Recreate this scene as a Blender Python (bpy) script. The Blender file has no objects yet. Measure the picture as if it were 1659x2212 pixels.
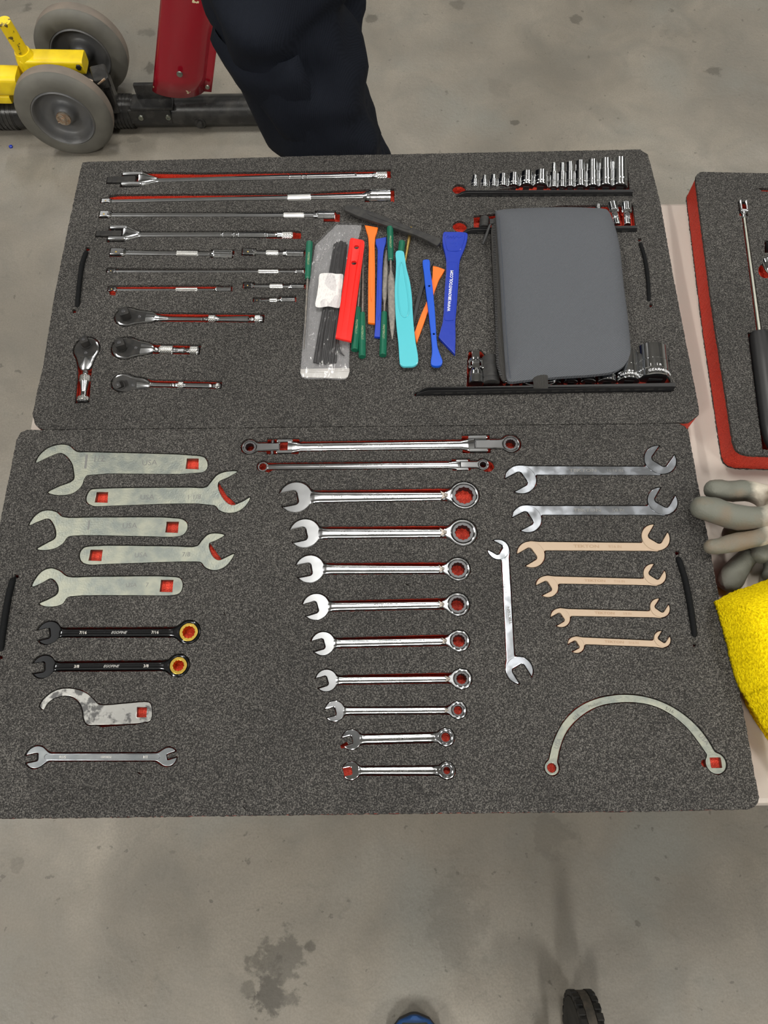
import bpy, math, random
import numpy as np
from mathutils import Vector, Matrix
from mathutils.geometry import tessellate_polygon
from mathutils import noise as mnoise
random.seed(7)
rng = np.random.RandomState(5)
SC = bpy.context.scene
COL = SC.collection
PI = math.pi

# ------------------------------------------------------------------ camera
TOP = 0.776            # height of the foam surface
TABLE = 0.740
CAM = Vector((0.0, 0.0, 1.531))
TILT = math.radians(22.59)
ROLL = math.radians(0.75)
F = 1620.0
IW, IH = 1659.0, 2212.0
_d = Vector((0, math.sin(TILT), -math.cos(TILT)))
_u0 = Vector((0, math.cos(TILT), math.sin(TILT)))
_r0 = Vector((1, 0, 0))
_r = _r0 * math.cos(ROLL) - _u0 * math.sin(ROLL)
_u = _r0 * math.sin(ROLL) + _u0 * math.cos(ROLL)
cd = bpy.data.cameras.new('camera')
cam = bpy.data.objects.new('camera', cd)
COL.objects.link(cam)
cam.matrix_world = Matrix(((_r.x, _u.x, -_d.x, CAM.x), (_r.y, _u.y, -_d.y, CAM.y), (_r.z, _u.z, -_d.z, CAM.z), (0, 0, 0, 1)))
cd.sensor_fit = 'VERTICAL'
cd.sensor_height = 36.0
cd.lens = F / IH * 36.0
cd.clip_start = 0.02
SC.camera = cam

# ------------------------------------------------------------------ world, lights, exposure
SC.view_settings.view_transform = 'Standard'
SC.view_settings.look = 'None'
SC.view_settings.exposure = -0.12
SC.view_settings.gamma = 1.0
SC.view_settings.use_curve_mapping = False
w = bpy.data.worlds.new('world')
SC.world = w
w.use_nodes = True
w.node_tree.nodes['Background'].inputs[0].default_value = (0.62, 0.64, 0.68, 1)
w.node_tree.nodes['Background'].inputs[1].default_value = 0.25
CEIL = 5.2
LAMPS = []
def ceiling_lamp(x, y, power, sx=0.24, sy=1.25, col=(1.0, 0.965, 0.90)):
    ld = bpy.data.lights.new('high_bay_light', 'AREA')
    ld.shape = 'RECTANGLE'; ld.size = sx; ld.size_y = sy
    ld.energy = power; ld.color = col
    lo = bpy.data.objects.new('high_bay_light', ld)
    lo.location = (x, y, CEIL - 0.30)
    COL.objects.link(lo)
    LAMPS.append((x, y, sx, sy))
    ud = bpy.data.lights.new('ceiling_fill_light', 'AREA')      # unseen fill light added to brighten the ceiling mirrored in the chrome
    ud.shape = 'RECTANGLE'; ud.size = sx; ud.size_y = sy; ud.energy = power * 0.5; ud.color = col
    uo = bpy.data.objects.new('ceiling_fill_light', ud); uo.location = (x, y, CEIL - 0.20); uo.rotation_euler = (math.pi, 0, 0)
    COL.objects.link(uo)
ceiling_lamp(0.10, 1.75, 84)
ceiling_lamp(-3.4, 1.4, 100)
ceiling_lamp(3.5, 1.6, 112)
ceiling_lamp(-3.3, -3.2, 185)
ceiling_lamp(0.3, -3.6, 150)
ceiling_lamp(3.6, -3.4, 175)
ceiling_lamp(-3.2, 6.0, 36)
ceiling_lamp(0.2, 6.2, 32)
ceiling_lamp(3.6, 6.1, 34)

# ------------------------------------------------------------------ pixel helpers: a photograph pixel to a point of the place
def ray(px, py):
    return _r * ((px - IW / 2) / F) + _u * (-(py - IH / 2) / F) + _d
def W(px, py, z=TOP):
    v = ray(px, py)
    return CAM + v * ((z - CAM.z) / v.z)
def WY(px, py, y):
    v = ray(px, py)
    return CAM + v * ((y - CAM.y) / v.y)
def zoomer(ox, oy, k):
    return lambda x, y: (ox + x / k, oy + y / k)

# ------------------------------------------------------------------ materials
MATS = {}
def nodes_of(name):
    m = bpy.data.materials.new(name); m.use_nodes = True
    nt = m.node_tree
    return m, nt, nt.nodes['Principled BSDF']
def mat(name, col, rough=0.5, metal=0.0, col2=None, nscale=40, ndetail=4, ramp=(0.35, 0.65), bump=0.0, bscale=200, bdist=0.0005,
        rough2=None, spec=0.5, coat=0.0, stretch=None, sheen=0.0, sss=0.0):
    if name in MATS: return MATS[name]
    m, nt, b = nodes_of(name)
    N = nt.nodes; Lk = nt.links
    b.inputs['Base Color'].default_value = (*col, 1)
    b.inputs['Roughness'].default_value = rough
    b.inputs['Metallic'].default_value = metal
    b.inputs['Specular IOR Level'].default_value = spec
    b.inputs['Coat Weight'].default_value = coat
    b.inputs['Sheen Weight'].default_value = sheen
    tc = N.new('ShaderNodeTexCoord')
    src = tc.outputs['Object']
    if stretch:
        mp = N.new('ShaderNodeMapping'); mp.inputs['Scale'].default_value = stretch
        Lk.new(src, mp.inputs['Vector']); src = mp.outputs[0]
    if col2 is not None or rough2 is not None:
        n = N.new('ShaderNodeTexNoise'); n.inputs['Scale'].default_value = nscale; n.inputs['Detail'].default_value = ndetail
        Lk.new(src, n.inputs['Vector'])
        r = N.new('ShaderNodeMapRange')
        r.inputs['From Min'].default_value = ramp[0]; r.inputs['From Max'].default_value = ramp[1]
        Lk.new(n.outputs['Fac'], r.inputs['Value'])
        if col2 is not None:
            mx = N.new('ShaderNodeMix'); mx.data_type = 'RGBA'
            mx.inputs[6].default_value = (*col, 1); mx.inputs[7].default_value = (*col2, 1)
            Lk.new(r.outputs[0], mx.inputs[0]); Lk.new(mx.outputs[2], b.inputs['Base Color'])
        if rough2 is not None:
            r2 = N.new('ShaderNodeMapRange')
            r2.inputs['To Min'].default_value = rough; r2.inputs['To Max'].default_value = rough2
            Lk.new(r.outputs[0], r2.inputs['Value']); Lk.new(r2.outputs[0], b.inputs['Roughness'])
    if bump > 0:
        n2 = N.new('ShaderNodeTexNoise'); n2.inputs['Scale'].default_value = bscale; n2.inputs['Detail'].default_value = 3
        Lk.new(src, n2.inputs['Vector'])
        bp = N.new('ShaderNodeBump'); bp.inputs['Strength'].default_value = bump; bp.inputs['Distance'].default_value = bdist
        Lk.new(n2.outputs['Fac'], bp.inputs['Height']); Lk.new(bp.outputs[0], b.inputs['Normal'])
    MATS[name] = m
    return m

def foam_material(name, dark, mid, light, strength=1.0):
    m, nt, b = nodes_of(name); N = nt.nodes; Lk = nt.links
    tc = N.new('ShaderNodeTexCoord')
    n = N.new('ShaderNodeTexNoise'); n.inputs['Scale'].default_value = 900; n.inputs['Detail'].default_value = 2.0; n.inputs['Roughness'].default_value = 0.6
    Lk.new(tc.outputs['Object'], n.inputs['Vector'])
    cr = N.new('ShaderNodeValToRGB')
    e = cr.color_ramp.elements
    e[0].position = 0.38; e[0].color = (*dark, 1)
    e[1].position = 0.66; e[1].color = (*light, 1)
    k = e.new(0.52); k.color = (*mid, 1)
    Lk.new(n.outputs['Fac'], cr.inputs[0])
    n3 = N.new('ShaderNodeTexNoise'); n3.inputs['Scale'].default_value = 9; n3.inputs['Detail'].default_value = 3
    Lk.new(tc.outputs['Object'], n3.inputs['Vector'])
    r = N.new('ShaderNodeMapRange'); r.inputs['From Min'].default_value = 0.3; r.inputs['From Max'].default_value = 0.7
    r.inputs['To Min'].default_value = 0.84; r.inputs['To Max'].default_value = 1.15
    Lk.new(n3.outputs['Fac'], r.inputs['Value'])
    mx = N.new('ShaderNodeVectorMath'); mx.operation = 'SCALE'
    Lk.new(cr.outputs[0], mx.inputs[0]); Lk.new(r.outputs[0], mx.inputs['Scale'])
    Lk.new(mx.outputs[0], b.inputs['Base Color'])
    b.inputs['Roughness'].default_value = 0.62
    b.inputs['Specular IOR Level'].default_value = 0.25
    bp = N.new('ShaderNodeBump'); bp.inputs['Strength'].default_value = strength; bp.inputs['Distance'].default_value = 0.0010
    Lk.new(n.outputs['Fac'], bp.inputs['Height']); Lk.new(bp.outputs[0], b.inputs['Normal'])
    MATS[name] = m
    return m

M_FOAM = foam_material('black_foam', (0.008, 0.0075, 0.007), (0.035, 0.033, 0.031), (0.128, 0.122, 0.112))
M_RED = foam_material('red_foam', (0.34, 0.018, 0.008), (0.50, 0.036, 0.018), (0.62, 0.070, 0.036), 0.6)
M_CHROME = mat('chrome', (0.74, 0.75, 0.76), 0.07, 1.0, bump=0.025, bscale=90, rough2=0.11, nscale=60)
M_CHROMEFLAT = mat('chrome_flat', (0.60, 0.63, 0.67), 0.12, 1.0, col2=(0.46, 0.49, 0.54), bump=0.16, bscale=55, rough2=0.26, nscale=70)
M_KNURL = mat('knurled_chrome', (0.90, 0.90, 0.88), 0.22, 1.0)
M_ZINC = mat('zinc_plated_steel', (0.195, 0.215, 0.200), 0.40, 1.0, col2=(0.29, 0.30, 0.25), nscale=75, ndetail=7, rough2=0.46, bump=0.5, bscale=520, bdist=0.0004)
M_WORN = mat('worn_steel', (0.34, 0.34, 0.325), 0.36, 1.0, col2=(0.10, 0.10, 0.10), nscale=120, ndetail=7, ramp=(0.50, 0.60), rough2=0.5, bump=0.15, bscale=300)
M_SATIN = mat('satin_steel', (0.30, 0.32, 0.33), 0.32, 1.0, col2=(0.24, 0.26, 0.275), nscale=90, bump=0.1, bscale=300)
M_TAN = mat('tan_coated_steel', (0.385, 0.290, 0.205), 0.45, 0.05, bump=0.06, bscale=500)
M_TANTXT = mat('tan_embossing', (0.30, 0.20, 0.12), 0.5, 0.05)
M_GUN = mat('gunmetal', (0.075, 0.075, 0.078), 0.42, 0.9)
M_BLKCHROME = mat('black_chrome', (0.030, 0.031, 0.033), 0.13, 0.85, bump=0.04, bscale=80, coat=0.5)
M_BLKSTEEL = mat('black_oxide_steel', (0.018, 0.018, 0.018), 0.42, 0.1, col2=(0.032, 0.030, 0.028), nscale=120, spec=.2)
M_GOLD = mat('brass_coloured_ring', (0.75, 0.52, 0.10), 0.25, 1.0)
M_ENGRAVE = mat('engraved_mark', (0.17, 0.17, 0.165), 0.55, 0.8)
M_ENGRAVE2 = mat('dark_engraving', (0.10, 0.10, 0.09), 0.5, 0.6)
M_LASER = mat('laser_mark', (0.62, 0.60, 0.56), 0.6, 0.1)
M_LASER2 = mat('dull_laser_mark', (0.34, 0.34, 0.33), 0.6, 0.2)
M_BLKPL = mat('black_plastic', (0.012, 0.012, 0.013), 0.40, 0.0, bump=0.05, bscale=400)
M_RUBBER = mat('black_rubber', (0.020, 0.020, 0.021), 0.6, 0.0, col2=(0.036, 0.035, 0.033), nscale=140, spec=.3)
M_CORD = mat('black_cord', (0.0045, 0.005, 0.0055), 0.8, 0.0, spec=0.15, bump=0.6, bscale=900, bdist=0.0008)
M_REDPL = mat('red_plastic', (0.72, 0.018, 0.014), 0.22, 0.0, bump=0.12, bscale=40, bdist=0.002)
M_ORANGE = mat('orange_plastic', (0.80, 0.14, 0.004), 0.42, 0.0, bump=0.05, bscale=300)
M_BLUE = mat('blue_plastic', (0.006, 0.035, 0.36), 0.34, 0.0, bump=0.05, bscale=300)
M_BLUE2 = mat('bright_blue_plastic', (0.004, 0.070, 0.50), 0.30, 0.0, bump=0.05, bscale=300)
M_BLUE3 = mat('royal_blue_plastic', (0.010, 0.032, 0.32), 0.26, 0.0, bump=0.15, bscale=130, bdist=0.001)
M_TEAL = mat('turquoise_plastic', (0.085, 0.45, 0.52), 0.20, 0.0, bump=0.05, bscale=60)
M_GREEN = mat('green_plastic', (0.006, 0.105, 0.060), 0.30, 0.0, bump=0.05, bscale=200)
M_FILE = mat('file_steel', (0.27, 0.25, 0.22), 0.50, 0.8, col2=(0.17, 0.16, 0.15), nscale=300, bump=0.5, bscale=1600, bdist=0.0003)
M_BRASS = mat('brass', (0.55, 0.38, 0.12), 0.35, 1.0)
M_WHITE = mat('white_print', (0.82, 0.83, 0.85), 0.5)
M_PAPER = mat('white_paper', (0.66, 0.64, 0.63), 0.75, col2=(0.50, 0.48, 0.48), nscale=260, ramp=(0.50, 0.72), stretch=(1, 2.4, 1))
M_TABLE = mat('table_plastic', (0.44, 0.395, 0.35), 0.55, 0.0, col2=(0.40, 0.36, 0.32), nscale=4, bump=0.15, bscale=500)
M_YELLOWPAINT = mat('yellow_paint', (0.84, 0.62, 0.008), 0.34, 0.0, col2=(0.70, 0.50, 0.01), nscale=25, bump=0.1, bscale=30)
M_BLACKPAINT = mat('worn_black_paint', (0.014, 0.014, 0.014), 0.26, 0.1, col2=(0.042, 0.040, 0.037), nscale=30, ramp=(0.45, 0.75), bump=0.25, bscale=40, bdist=0.002)
M_TIRE = mat('grey_rubber_tyre', (0.135, 0.130, 0.112), 0.62, 0.0, col2=(0.095, 0.092, 0.080), nscale=14, bump=0.1, bscale=60)
M_TIREEDGE = mat('worn_tyre_tread', (0.20, 0.165, 0.135), 0.7, 0.0, col2=(0.15, 0.13, 0.11), nscale=20)
M_RIM = mat('grey_wheel_disc', (0.095, 0.098, 0.103), 0.42, 0.1, col2=(0.115, 0.113, 0.11), nscale=18)
M_RUST = mat('rusty_steel', (0.30, 0.17, 0.09), 0.5, 0.7, col2=(0.45, 0.42, 0.36), nscale=120)
M_BLKTREAD = mat('black_tread_rubber', (0.010, 0.010, 0.010), 0.6, 0.0, spec=.3, col2=(0.024, 0.022, 0.020), nscale=60)
M_TREADWORN = mat('scuffed_tread', (0.085, 0.070, 0.055), 0.8, 0.0, col2=(0.04, 0.036, 0.03), nscale=120)
M_SHOEBLUE = mat('blue_shoe_edge', (0.006, 0.048, 0.17), 0.6, 0.0, col2=(0.012, 0.065, 0.21), nscale=80)
M_SHOETOP = mat('grey_green_shoe_upper', (0.065, 0.085, 0.072), 0.8, 0.0, bump=0.5, bscale=600)
M_SOLE = mat('shoe_sole', (0.03, 0.03, 0.03), 0.7)
M_BOOT = mat('black_leather', (0.012, 0.012, 0.012), 0.4, bump=0.2, bscale=120)

def twill(name, c1, c2, scale, ang, rough=0.85, bumpd=0.0003):
    m, nt, b = nodes_of(name); N = nt.nodes; Lk = nt.links
    tc = N.new('ShaderNodeTexCoord')
    mp = N.new('ShaderNodeMapping'); mp.inputs['Rotation'].default_value = (0, 0, ang)
    Lk.new(tc.outputs['Object'], mp.inputs[0])
    wv = N.new('ShaderNodeTexWave'); wv.inputs['Scale'].default_value = scale; wv.inputs['Distortion'].default_value = 1.2; wv.inputs['Detail'].default_value = 2
    wv.inputs['Detail Scale'].default_value = 2
    Lk.new(mp.outputs[0], wv.inputs['Vector'])
    n = N.new('ShaderNodeTexNoise'); n.inputs['Scale'].default_value = 900
    Lk.new(tc.outputs['Object'], n.inputs['Vector'])
    mm = N.new('ShaderNodeMath'); mm.operation = 'MULTIPLY_ADD'; mm.inputs[1].default_value = 0.5
    Lk.new(wv.outputs['Fac'], mm.inputs[0]); 
    m2 = N.new('ShaderNodeMath'); m2.operation = 'MULTIPLY'; m2.inputs[1].default_value = 0.5
    Lk.new(n.outputs['Fac'], m2.inputs[0]); Lk.new(m2.outputs[0], mm.inputs[2])
    mx = N.new('ShaderNodeMix'); mx.data_type = 'RGBA'
    mx.inputs[6].default_value = (*c1, 1); mx.inputs[7].default_value = (*c2, 1)
    Lk.new(mm.outputs[0], mx.inputs[0]); Lk.new(mx.outputs[2], b.inputs['Base Color'])
    b.inputs['Roughness'].default_value = rough; b.inputs['Specular IOR Level'].default_value = 0.15
    bp = N.new('ShaderNodeBump'); bp.inputs['Strength'].default_value = 0.8; bp.inputs['Distance'].default_value = bumpd
    Lk.new(mm.outputs[0], bp.inputs['Height']); Lk.new(bp.outputs[0], b.inputs['Normal'])
    return m
M_POUCH = twill('grey_twill', (0.052, 0.057, 0.066), (0.112, 0.118, 0.130), 190, 0.95)
M_TROUSER = twill('navy_trouser_cloth', (0.0040, 0.0054, 0.0095), (0.0095, 0.0122, 0.0195), 160, 0.6)
M_STRAP = twill('black_webbing', (0.018, 0.018, 0.018), (0.055, 0.053, 0.05), 260, 0.0, bumpd=0.0006)

def towel_material():
    m, nt, b = nodes_of('yellow_terry_cloth'); N = nt.nodes; Lk = nt.links
    tc = N.new('ShaderNodeTexCoord')
    n = N.new('ShaderNodeTexNoise'); n.inputs['Scale'].default_value = 420; n.inputs['Detail'].default_value = 4
    Lk.new(tc.outputs['Object'], n.inputs['Vector'])
    cr = N.new('ShaderNodeValToRGB'); e = cr.color_ramp.elements
    e[0].position = 0.3; e[0].color = (0.60, 0.42, 0.002, 1); e[1].position = 0.65; e[1].color = (0.90, 0.70, 0.006, 1)
    Lk.new(n.outputs['Fac'], cr.inputs[0]); Lk.new(cr.outputs[0], b.inputs['Base Color'])
    b.inputs['Roughness'].default_value = 0.95; b.inputs['Specular IOR Level'].default_value = 0.05
    bp = N.new('ShaderNodeBump'); bp.inputs['Strength'].default_value = 1.0; bp.inputs['Distance'].default_value = 0.0025
    Lk.new(n.outputs['Fac'], bp.inputs['Height']); Lk.new(bp.outputs[0], b.inputs['Normal'])
    return m
M_TOWEL = towel_material()

def film_material(name, haze, g0, g1):
    m = bpy.data.materials.new(name); m.use_nodes = True
    nt = m.node_tree; N = nt.nodes; Lk = nt.links
    N.remove(N['Principled BSDF'])
    tc = N.new('ShaderNodeTexCoord')
    mp = N.new('ShaderNodeMapping'); mp.inputs['Scale'].default_value = (.45, 1.6, 1)
    n = N.new('ShaderNodeTexNoise'); n.inputs['Scale'].default_value = 46; n.inputs['Detail'].default_value = 2; n.inputs['Distortion'].default_value = 1.2
    Lk.new(tc.outputs['Object'], mp.inputs[0]); Lk.new(mp.outputs[0], n.inputs['Vector'])
    bp = N.new('ShaderNodeBump'); bp.inputs['Strength'].default_value = 1.0; bp.inputs['Distance'].default_value = 0.005
    Lk.new(n.outputs['Fac'], bp.inputs['Height'])
    tr = N.new('ShaderNodeBsdfTransparent'); tr.inputs[0].default_value = (.93, .93, .94, 1)
    df = N.new('ShaderNodeBsdfDiffuse'); df.inputs[0].default_value = (.8, .8, .8, 1)
    gl = N.new('ShaderNodeBsdfGlossy'); gl.inputs['Roughness'].default_value = 0.10
    Lk.new(bp.outputs[0], gl.inputs['Normal'])
    m1 = N.new('ShaderNodeMixShader'); m1.inputs[0].default_value = haze
    Lk.new(tr.outputs[0], m1.inputs[1]); Lk.new(df.outputs[0], m1.inputs[2])
    m2 = N.new('ShaderNodeMixShader')
    lw = N.new('ShaderNodeLayerWeight'); lw.inputs['Blend'].default_value = 0.25
    Lk.new(bp.outputs[0], lw.inputs['Normal'])
    mr = N.new('ShaderNodeMapRange'); mr.inputs['To Min'].default_value = g0; mr.inputs['To Max'].default_value = g1
    Lk.new(lw.outputs['Fresnel'], mr.inputs['Value'])
    Lk.new(mr.outputs[0], m2.inputs[0]); Lk.new(m1.outputs[0], m2.inputs[1]); Lk.new(gl.outputs[0], m2.inputs[2])
    Lk.new(m2.outputs[0], N['Material Output'].inputs['Surface'])
    return m
M_FILM = film_material('clear_plastic_film', .015, .025, .28)
M_FILMBACK = film_material('hazy_plastic_film', .16, .01, .05)
M_ZIPLOCK = mat('milky_plastic', (0.50, 0.49, 0.47), 0.28, 0.0)

def chipped_red():
    m, nt, b = nodes_of('chipped_red_paint'); N = nt.nodes; Lk = nt.links
    tc = N.new('ShaderNodeTexCoord')
    n = N.new('ShaderNodeTexNoise'); n.inputs['Scale'].default_value = 42; n.inputs['Detail'].default_value = 3
    Lk.new(tc.outputs['Object'], n.inputs['Vector'])
    g = N.new('ShaderNodeTexNoise'); g.inputs['Scale'].default_value = 7
    Lk.new(tc.outputs['Object'], g.inputs['Vector'])
    ad = N.new('ShaderNodeMath'); ad.operation = 'MULTIPLY_ADD'; ad.inputs[1].default_value = 0.35
    Lk.new(g.outputs['Fac'], ad.inputs[0]); Lk.new(n.outputs['Fac'], ad.inputs[2])
    r = N.new('ShaderNodeMapRange'); r.inputs['From Min'].default_value = 0.885; r.inputs['From Max'].default_value = 0.895
    Lk.new(ad.outputs[0], r.inputs['Value'])
    mx = N.new('ShaderNodeMix'); mx.data_type = 'RGBA'
    mx.inputs[6].default_value = (0.22, 0.0035, 0.012, 1); mx.inputs[7].default_value = (0.62, 0.55, 0.34, 1)
    Lk.new(r.outputs[0], mx.inputs[0]); Lk.new(mx.outputs[2], b.inputs['Base Color'])
    b.inputs['Roughness'].default_value = 0.20; b.inputs['Coat Weight'].default_value = 0.4
    return m
M_REDPAINT = chipped_red()

def glove_material(name, base, palm, dirt):
    m, nt, b = nodes_of(name); N = nt.nodes; Lk = nt.links
    tc = N.new('ShaderNodeTexCoord')
    n = N.new('ShaderNodeTexNoise'); n.inputs['Scale'].default_value = 30; n.inputs['Detail'].default_value = 5
    Lk.new(tc.outputs['Object'], n.inputs['Vector'])
    sep = N.new('ShaderNodeSeparateXYZ'); Lk.new(tc.outputs['Object'], sep.inputs[0])
    r = N.new('ShaderNodeMapRange'); r.inputs['From Min'].default_value = 0.098; r.inputs['From Max'].default_value = 0.108
    ax = N.new('ShaderNodeMath'); ax.operation = 'MULTIPLY_ADD'; ax.inputs[1].default_value = 0.05; 
    Lk.new(n.outputs['Fac'], ax.inputs[0]); Lk.new(sep.outputs[0], ax.inputs[2])
    Lk.new(ax.outputs[0], r.inputs['Value'])
    mx = N.new('ShaderNodeMix'); mx.data_type = 'RGBA'
    mx.inputs[6].default_value = (*base, 1); mx.inputs[7].default_value = (*palm, 1)
    Lk.new(r.outputs[0], mx.inputs[0])
    r2 = N.new('ShaderNodeMapRange'); r2.inputs['From Min'].default_value = 0.52; r2.inputs['From Max'].default_value = 0.68
    n2 = N.new('ShaderNodeTexNoise'); n2.inputs['Scale'].default_value = 24; n2.inputs['Detail'].default_value = 4
    Lk.new(tc.outputs['Object'], n2.inputs['Vector']); Lk.new(n2.outputs['Fac'], r2.inputs['Value'])
    mx2 = N.new('ShaderNodeMix'); mx2.data_type = 'RGBA'; mx2.inputs[7].default_value = (*dirt, 1)
    Lk.new(r2.outputs[0], mx2.inputs[0]); Lk.new(mx.outputs[2], mx2.inputs[6]); Lk.new(mx2.outputs[2], b.inputs['Base Color'])
    b.inputs['Roughness'].default_value = 0.7
    v = N.new('ShaderNodeTexNoise'); v.inputs['Scale'].default_value = 260; v.inputs['Detail'].default_value = 4; v.inputs['Distortion'].default_value = 1.5
    Lk.new(tc.outputs['Object'], v.inputs['Vector'])
    bp = N.new('ShaderNodeBump'); bp.inputs['Strength'].default_value = 0.5; bp.inputs['Distance'].default_value = 0.001
    Lk.new(v.outputs['Fac'], bp.inputs['Height']); Lk.new(bp.outputs[0], b.inputs['Normal'])
    return m
M_GLOVE = glove_material('grey_coated_glove', (0.125, 0.128, 0.105), (0.50, 0.455, 0.375), (0.15, 0.115, 0.078))
M_GLOVE2 = glove_material('knitted_glove', (0.115, 0.118, 0.098), (0.15, 0.148, 0.125), (0.075, 0.07, 0.055))

STAINS = [  # px, py, radius across in metres, stretch, strength
    (598, 2100, .046, 1.3, .55), (538, 2135, .020, 0.7, .45), (585, 2128, .030, 1.2, .5), (672, 2045, .010, 1, .6), (1192, 1797, .040, 1, .22),
    (803, 41, .020, 1, .55), (988, 10, .022, 1, .4), (1247, 42, .018, 1, .5), (1543, 153, .022, 1, .55), (1109, 265, .012, 1, .6), (1078, 190, .035, 1, .15),
    (320, 70, .030, .6, .4), (325, 147, .022, 1, .6), (61, 18, .02, 1, .5), (284, 303, .022, .6, .3), (38, 1870, .014, 1, .25),
    (985, 1985, .05, 1.8, .16), (372, 1840, .008, .4, .3), (1090, 760, .03, 1, .2), (1450, 60, .05, 1, .12)]
def floor_material():
    m, nt, b = nodes_of('polished_concrete'); N = nt.nodes; Lk = nt.links
    tc = N.new('ShaderNodeTexCoord'); P = tc.outputs['Object']
    def noise(scale, det=5, rough=.55, dist=0):
        n = N.new('ShaderNodeTexNoise'); n.inputs['Scale'].default_value = scale; n.inputs['Detail'].default_value = det
        n.inputs['Roughness'].default_value = rough; n.inputs['Distortion'].default_value = dist
        Lk.new(P, n.inputs['Vector']); return n
    def rng_(src, a, b_, c=0., d=1.):
        r = N.new('ShaderNodeMapRange'); r.inputs['From Min'].default_value = a; r.inputs['From Max'].default_value = b_
        r.inputs['To Min'].default_value = c; r.inputs['To Max'].default_value = d
        Lk.new(src, r.inputs['Value']); return r.outputs[0]
    def mixc(fac, a, b_):
        x = N.new('ShaderNodeMix'); x.data_type = 'RGBA'
        if isinstance(a, tuple): x.inputs[6].default_value = (*a, 1)
        else: Lk.new(a, x.inputs[6])
        if isinstance(b_, tuple): x.inputs[7].default_value = (*b_, 1)
        else: Lk.new(b_, x.inputs[7])
        if isinstance(fac, float): x.inputs[0].default_value = fac
        else: Lk.new(fac, x.inputs[0])
        return x.outputs[2]
    c = mixc(rng_(noise(1.9, 6, .55, .6).outputs['Fac'], .3, .7), (0.150, 0.136, 0.112), (0.262, 0.238, 0.198))
    c = mixc(rng_(noise(6, 6, .6, 1.0).outputs['Fac'], .42, .72, 0, .7), c, (0.140, 0.134, 0.116))
    c = mixc(rng_(noise(3.1, 4, .5, .3).outputs['Fac'], .52, .70, 0, .6), c, (0.180, 0.188, 0.172))
    c = mixc(rng_(noise(260, 3, .6).outputs['Fac'], .35, .7, 0, .42), c, (0.12, 0.105, 0.086))
    c = mixc(rng_(noise(44, 3, .55).outputs['Fac'], .675, .71, 0, .6), c, (0.07, 0.063, 0.052))
    c = mixc(rng_(noise(23, 8, .7, 2.0).outputs['Fac'], .58, .70, 0, .35), c, (0.10, 0.094, 0.08))
    nz = noise(26, 5, .65)
    for (px, py, rad, st, amt) in STAINS:
        q = W(px, py, 0.0)
        s = N.new('ShaderNodeVectorMath'); s.operation = 'SUBTRACT'; s.inputs[1].default_value = (q.x, q.y, 0)
        Lk.new(P, s.inputs[0])
        s2 = N.new('ShaderNodeVectorMath'); s2.operation = 'MULTIPLY'; s2.inputs[1].default_value = (1 / rad, 1 / (rad * st), 0)
        Lk.new(s.outputs[0], s2.inputs[0])
        l = N.new('ShaderNodeVectorMath'); l.operation = 'LENGTH'; Lk.new(s2.outputs[0], l.inputs[0])
        a = N.new('ShaderNodeMath'); a.operation = 'MULTIPLY_ADD'; a.inputs[1].default_value = 3.6
        Lk.new(nz.outputs['Fac'], a.inputs[0]); Lk.new(l.outputs['Value'], a.inputs[2])
        c = mixc(rng_(a.outputs[0], 2.55, 2.85, amt, 0), c, (0.045, 0.040, 0.032))
    Lk.new(c, b.inputs['Base Color'])
    Lk.new(rng_(noise(7, 4).outputs['Fac'], .3, .7, .30, .46), b.inputs['Roughness'])
    bp = N.new('ShaderNodeBump'); bp.inputs['Strength'].default_value = 0.25; bp.inputs['Distance'].default_value = 0.002
    Lk.new(noise(90, 5).outputs['Fac'], bp.inputs['Height']); Lk.new(bp.outputs[0], b.inputs['Normal'])
    return m
M_FLOOR = floor_material()

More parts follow.
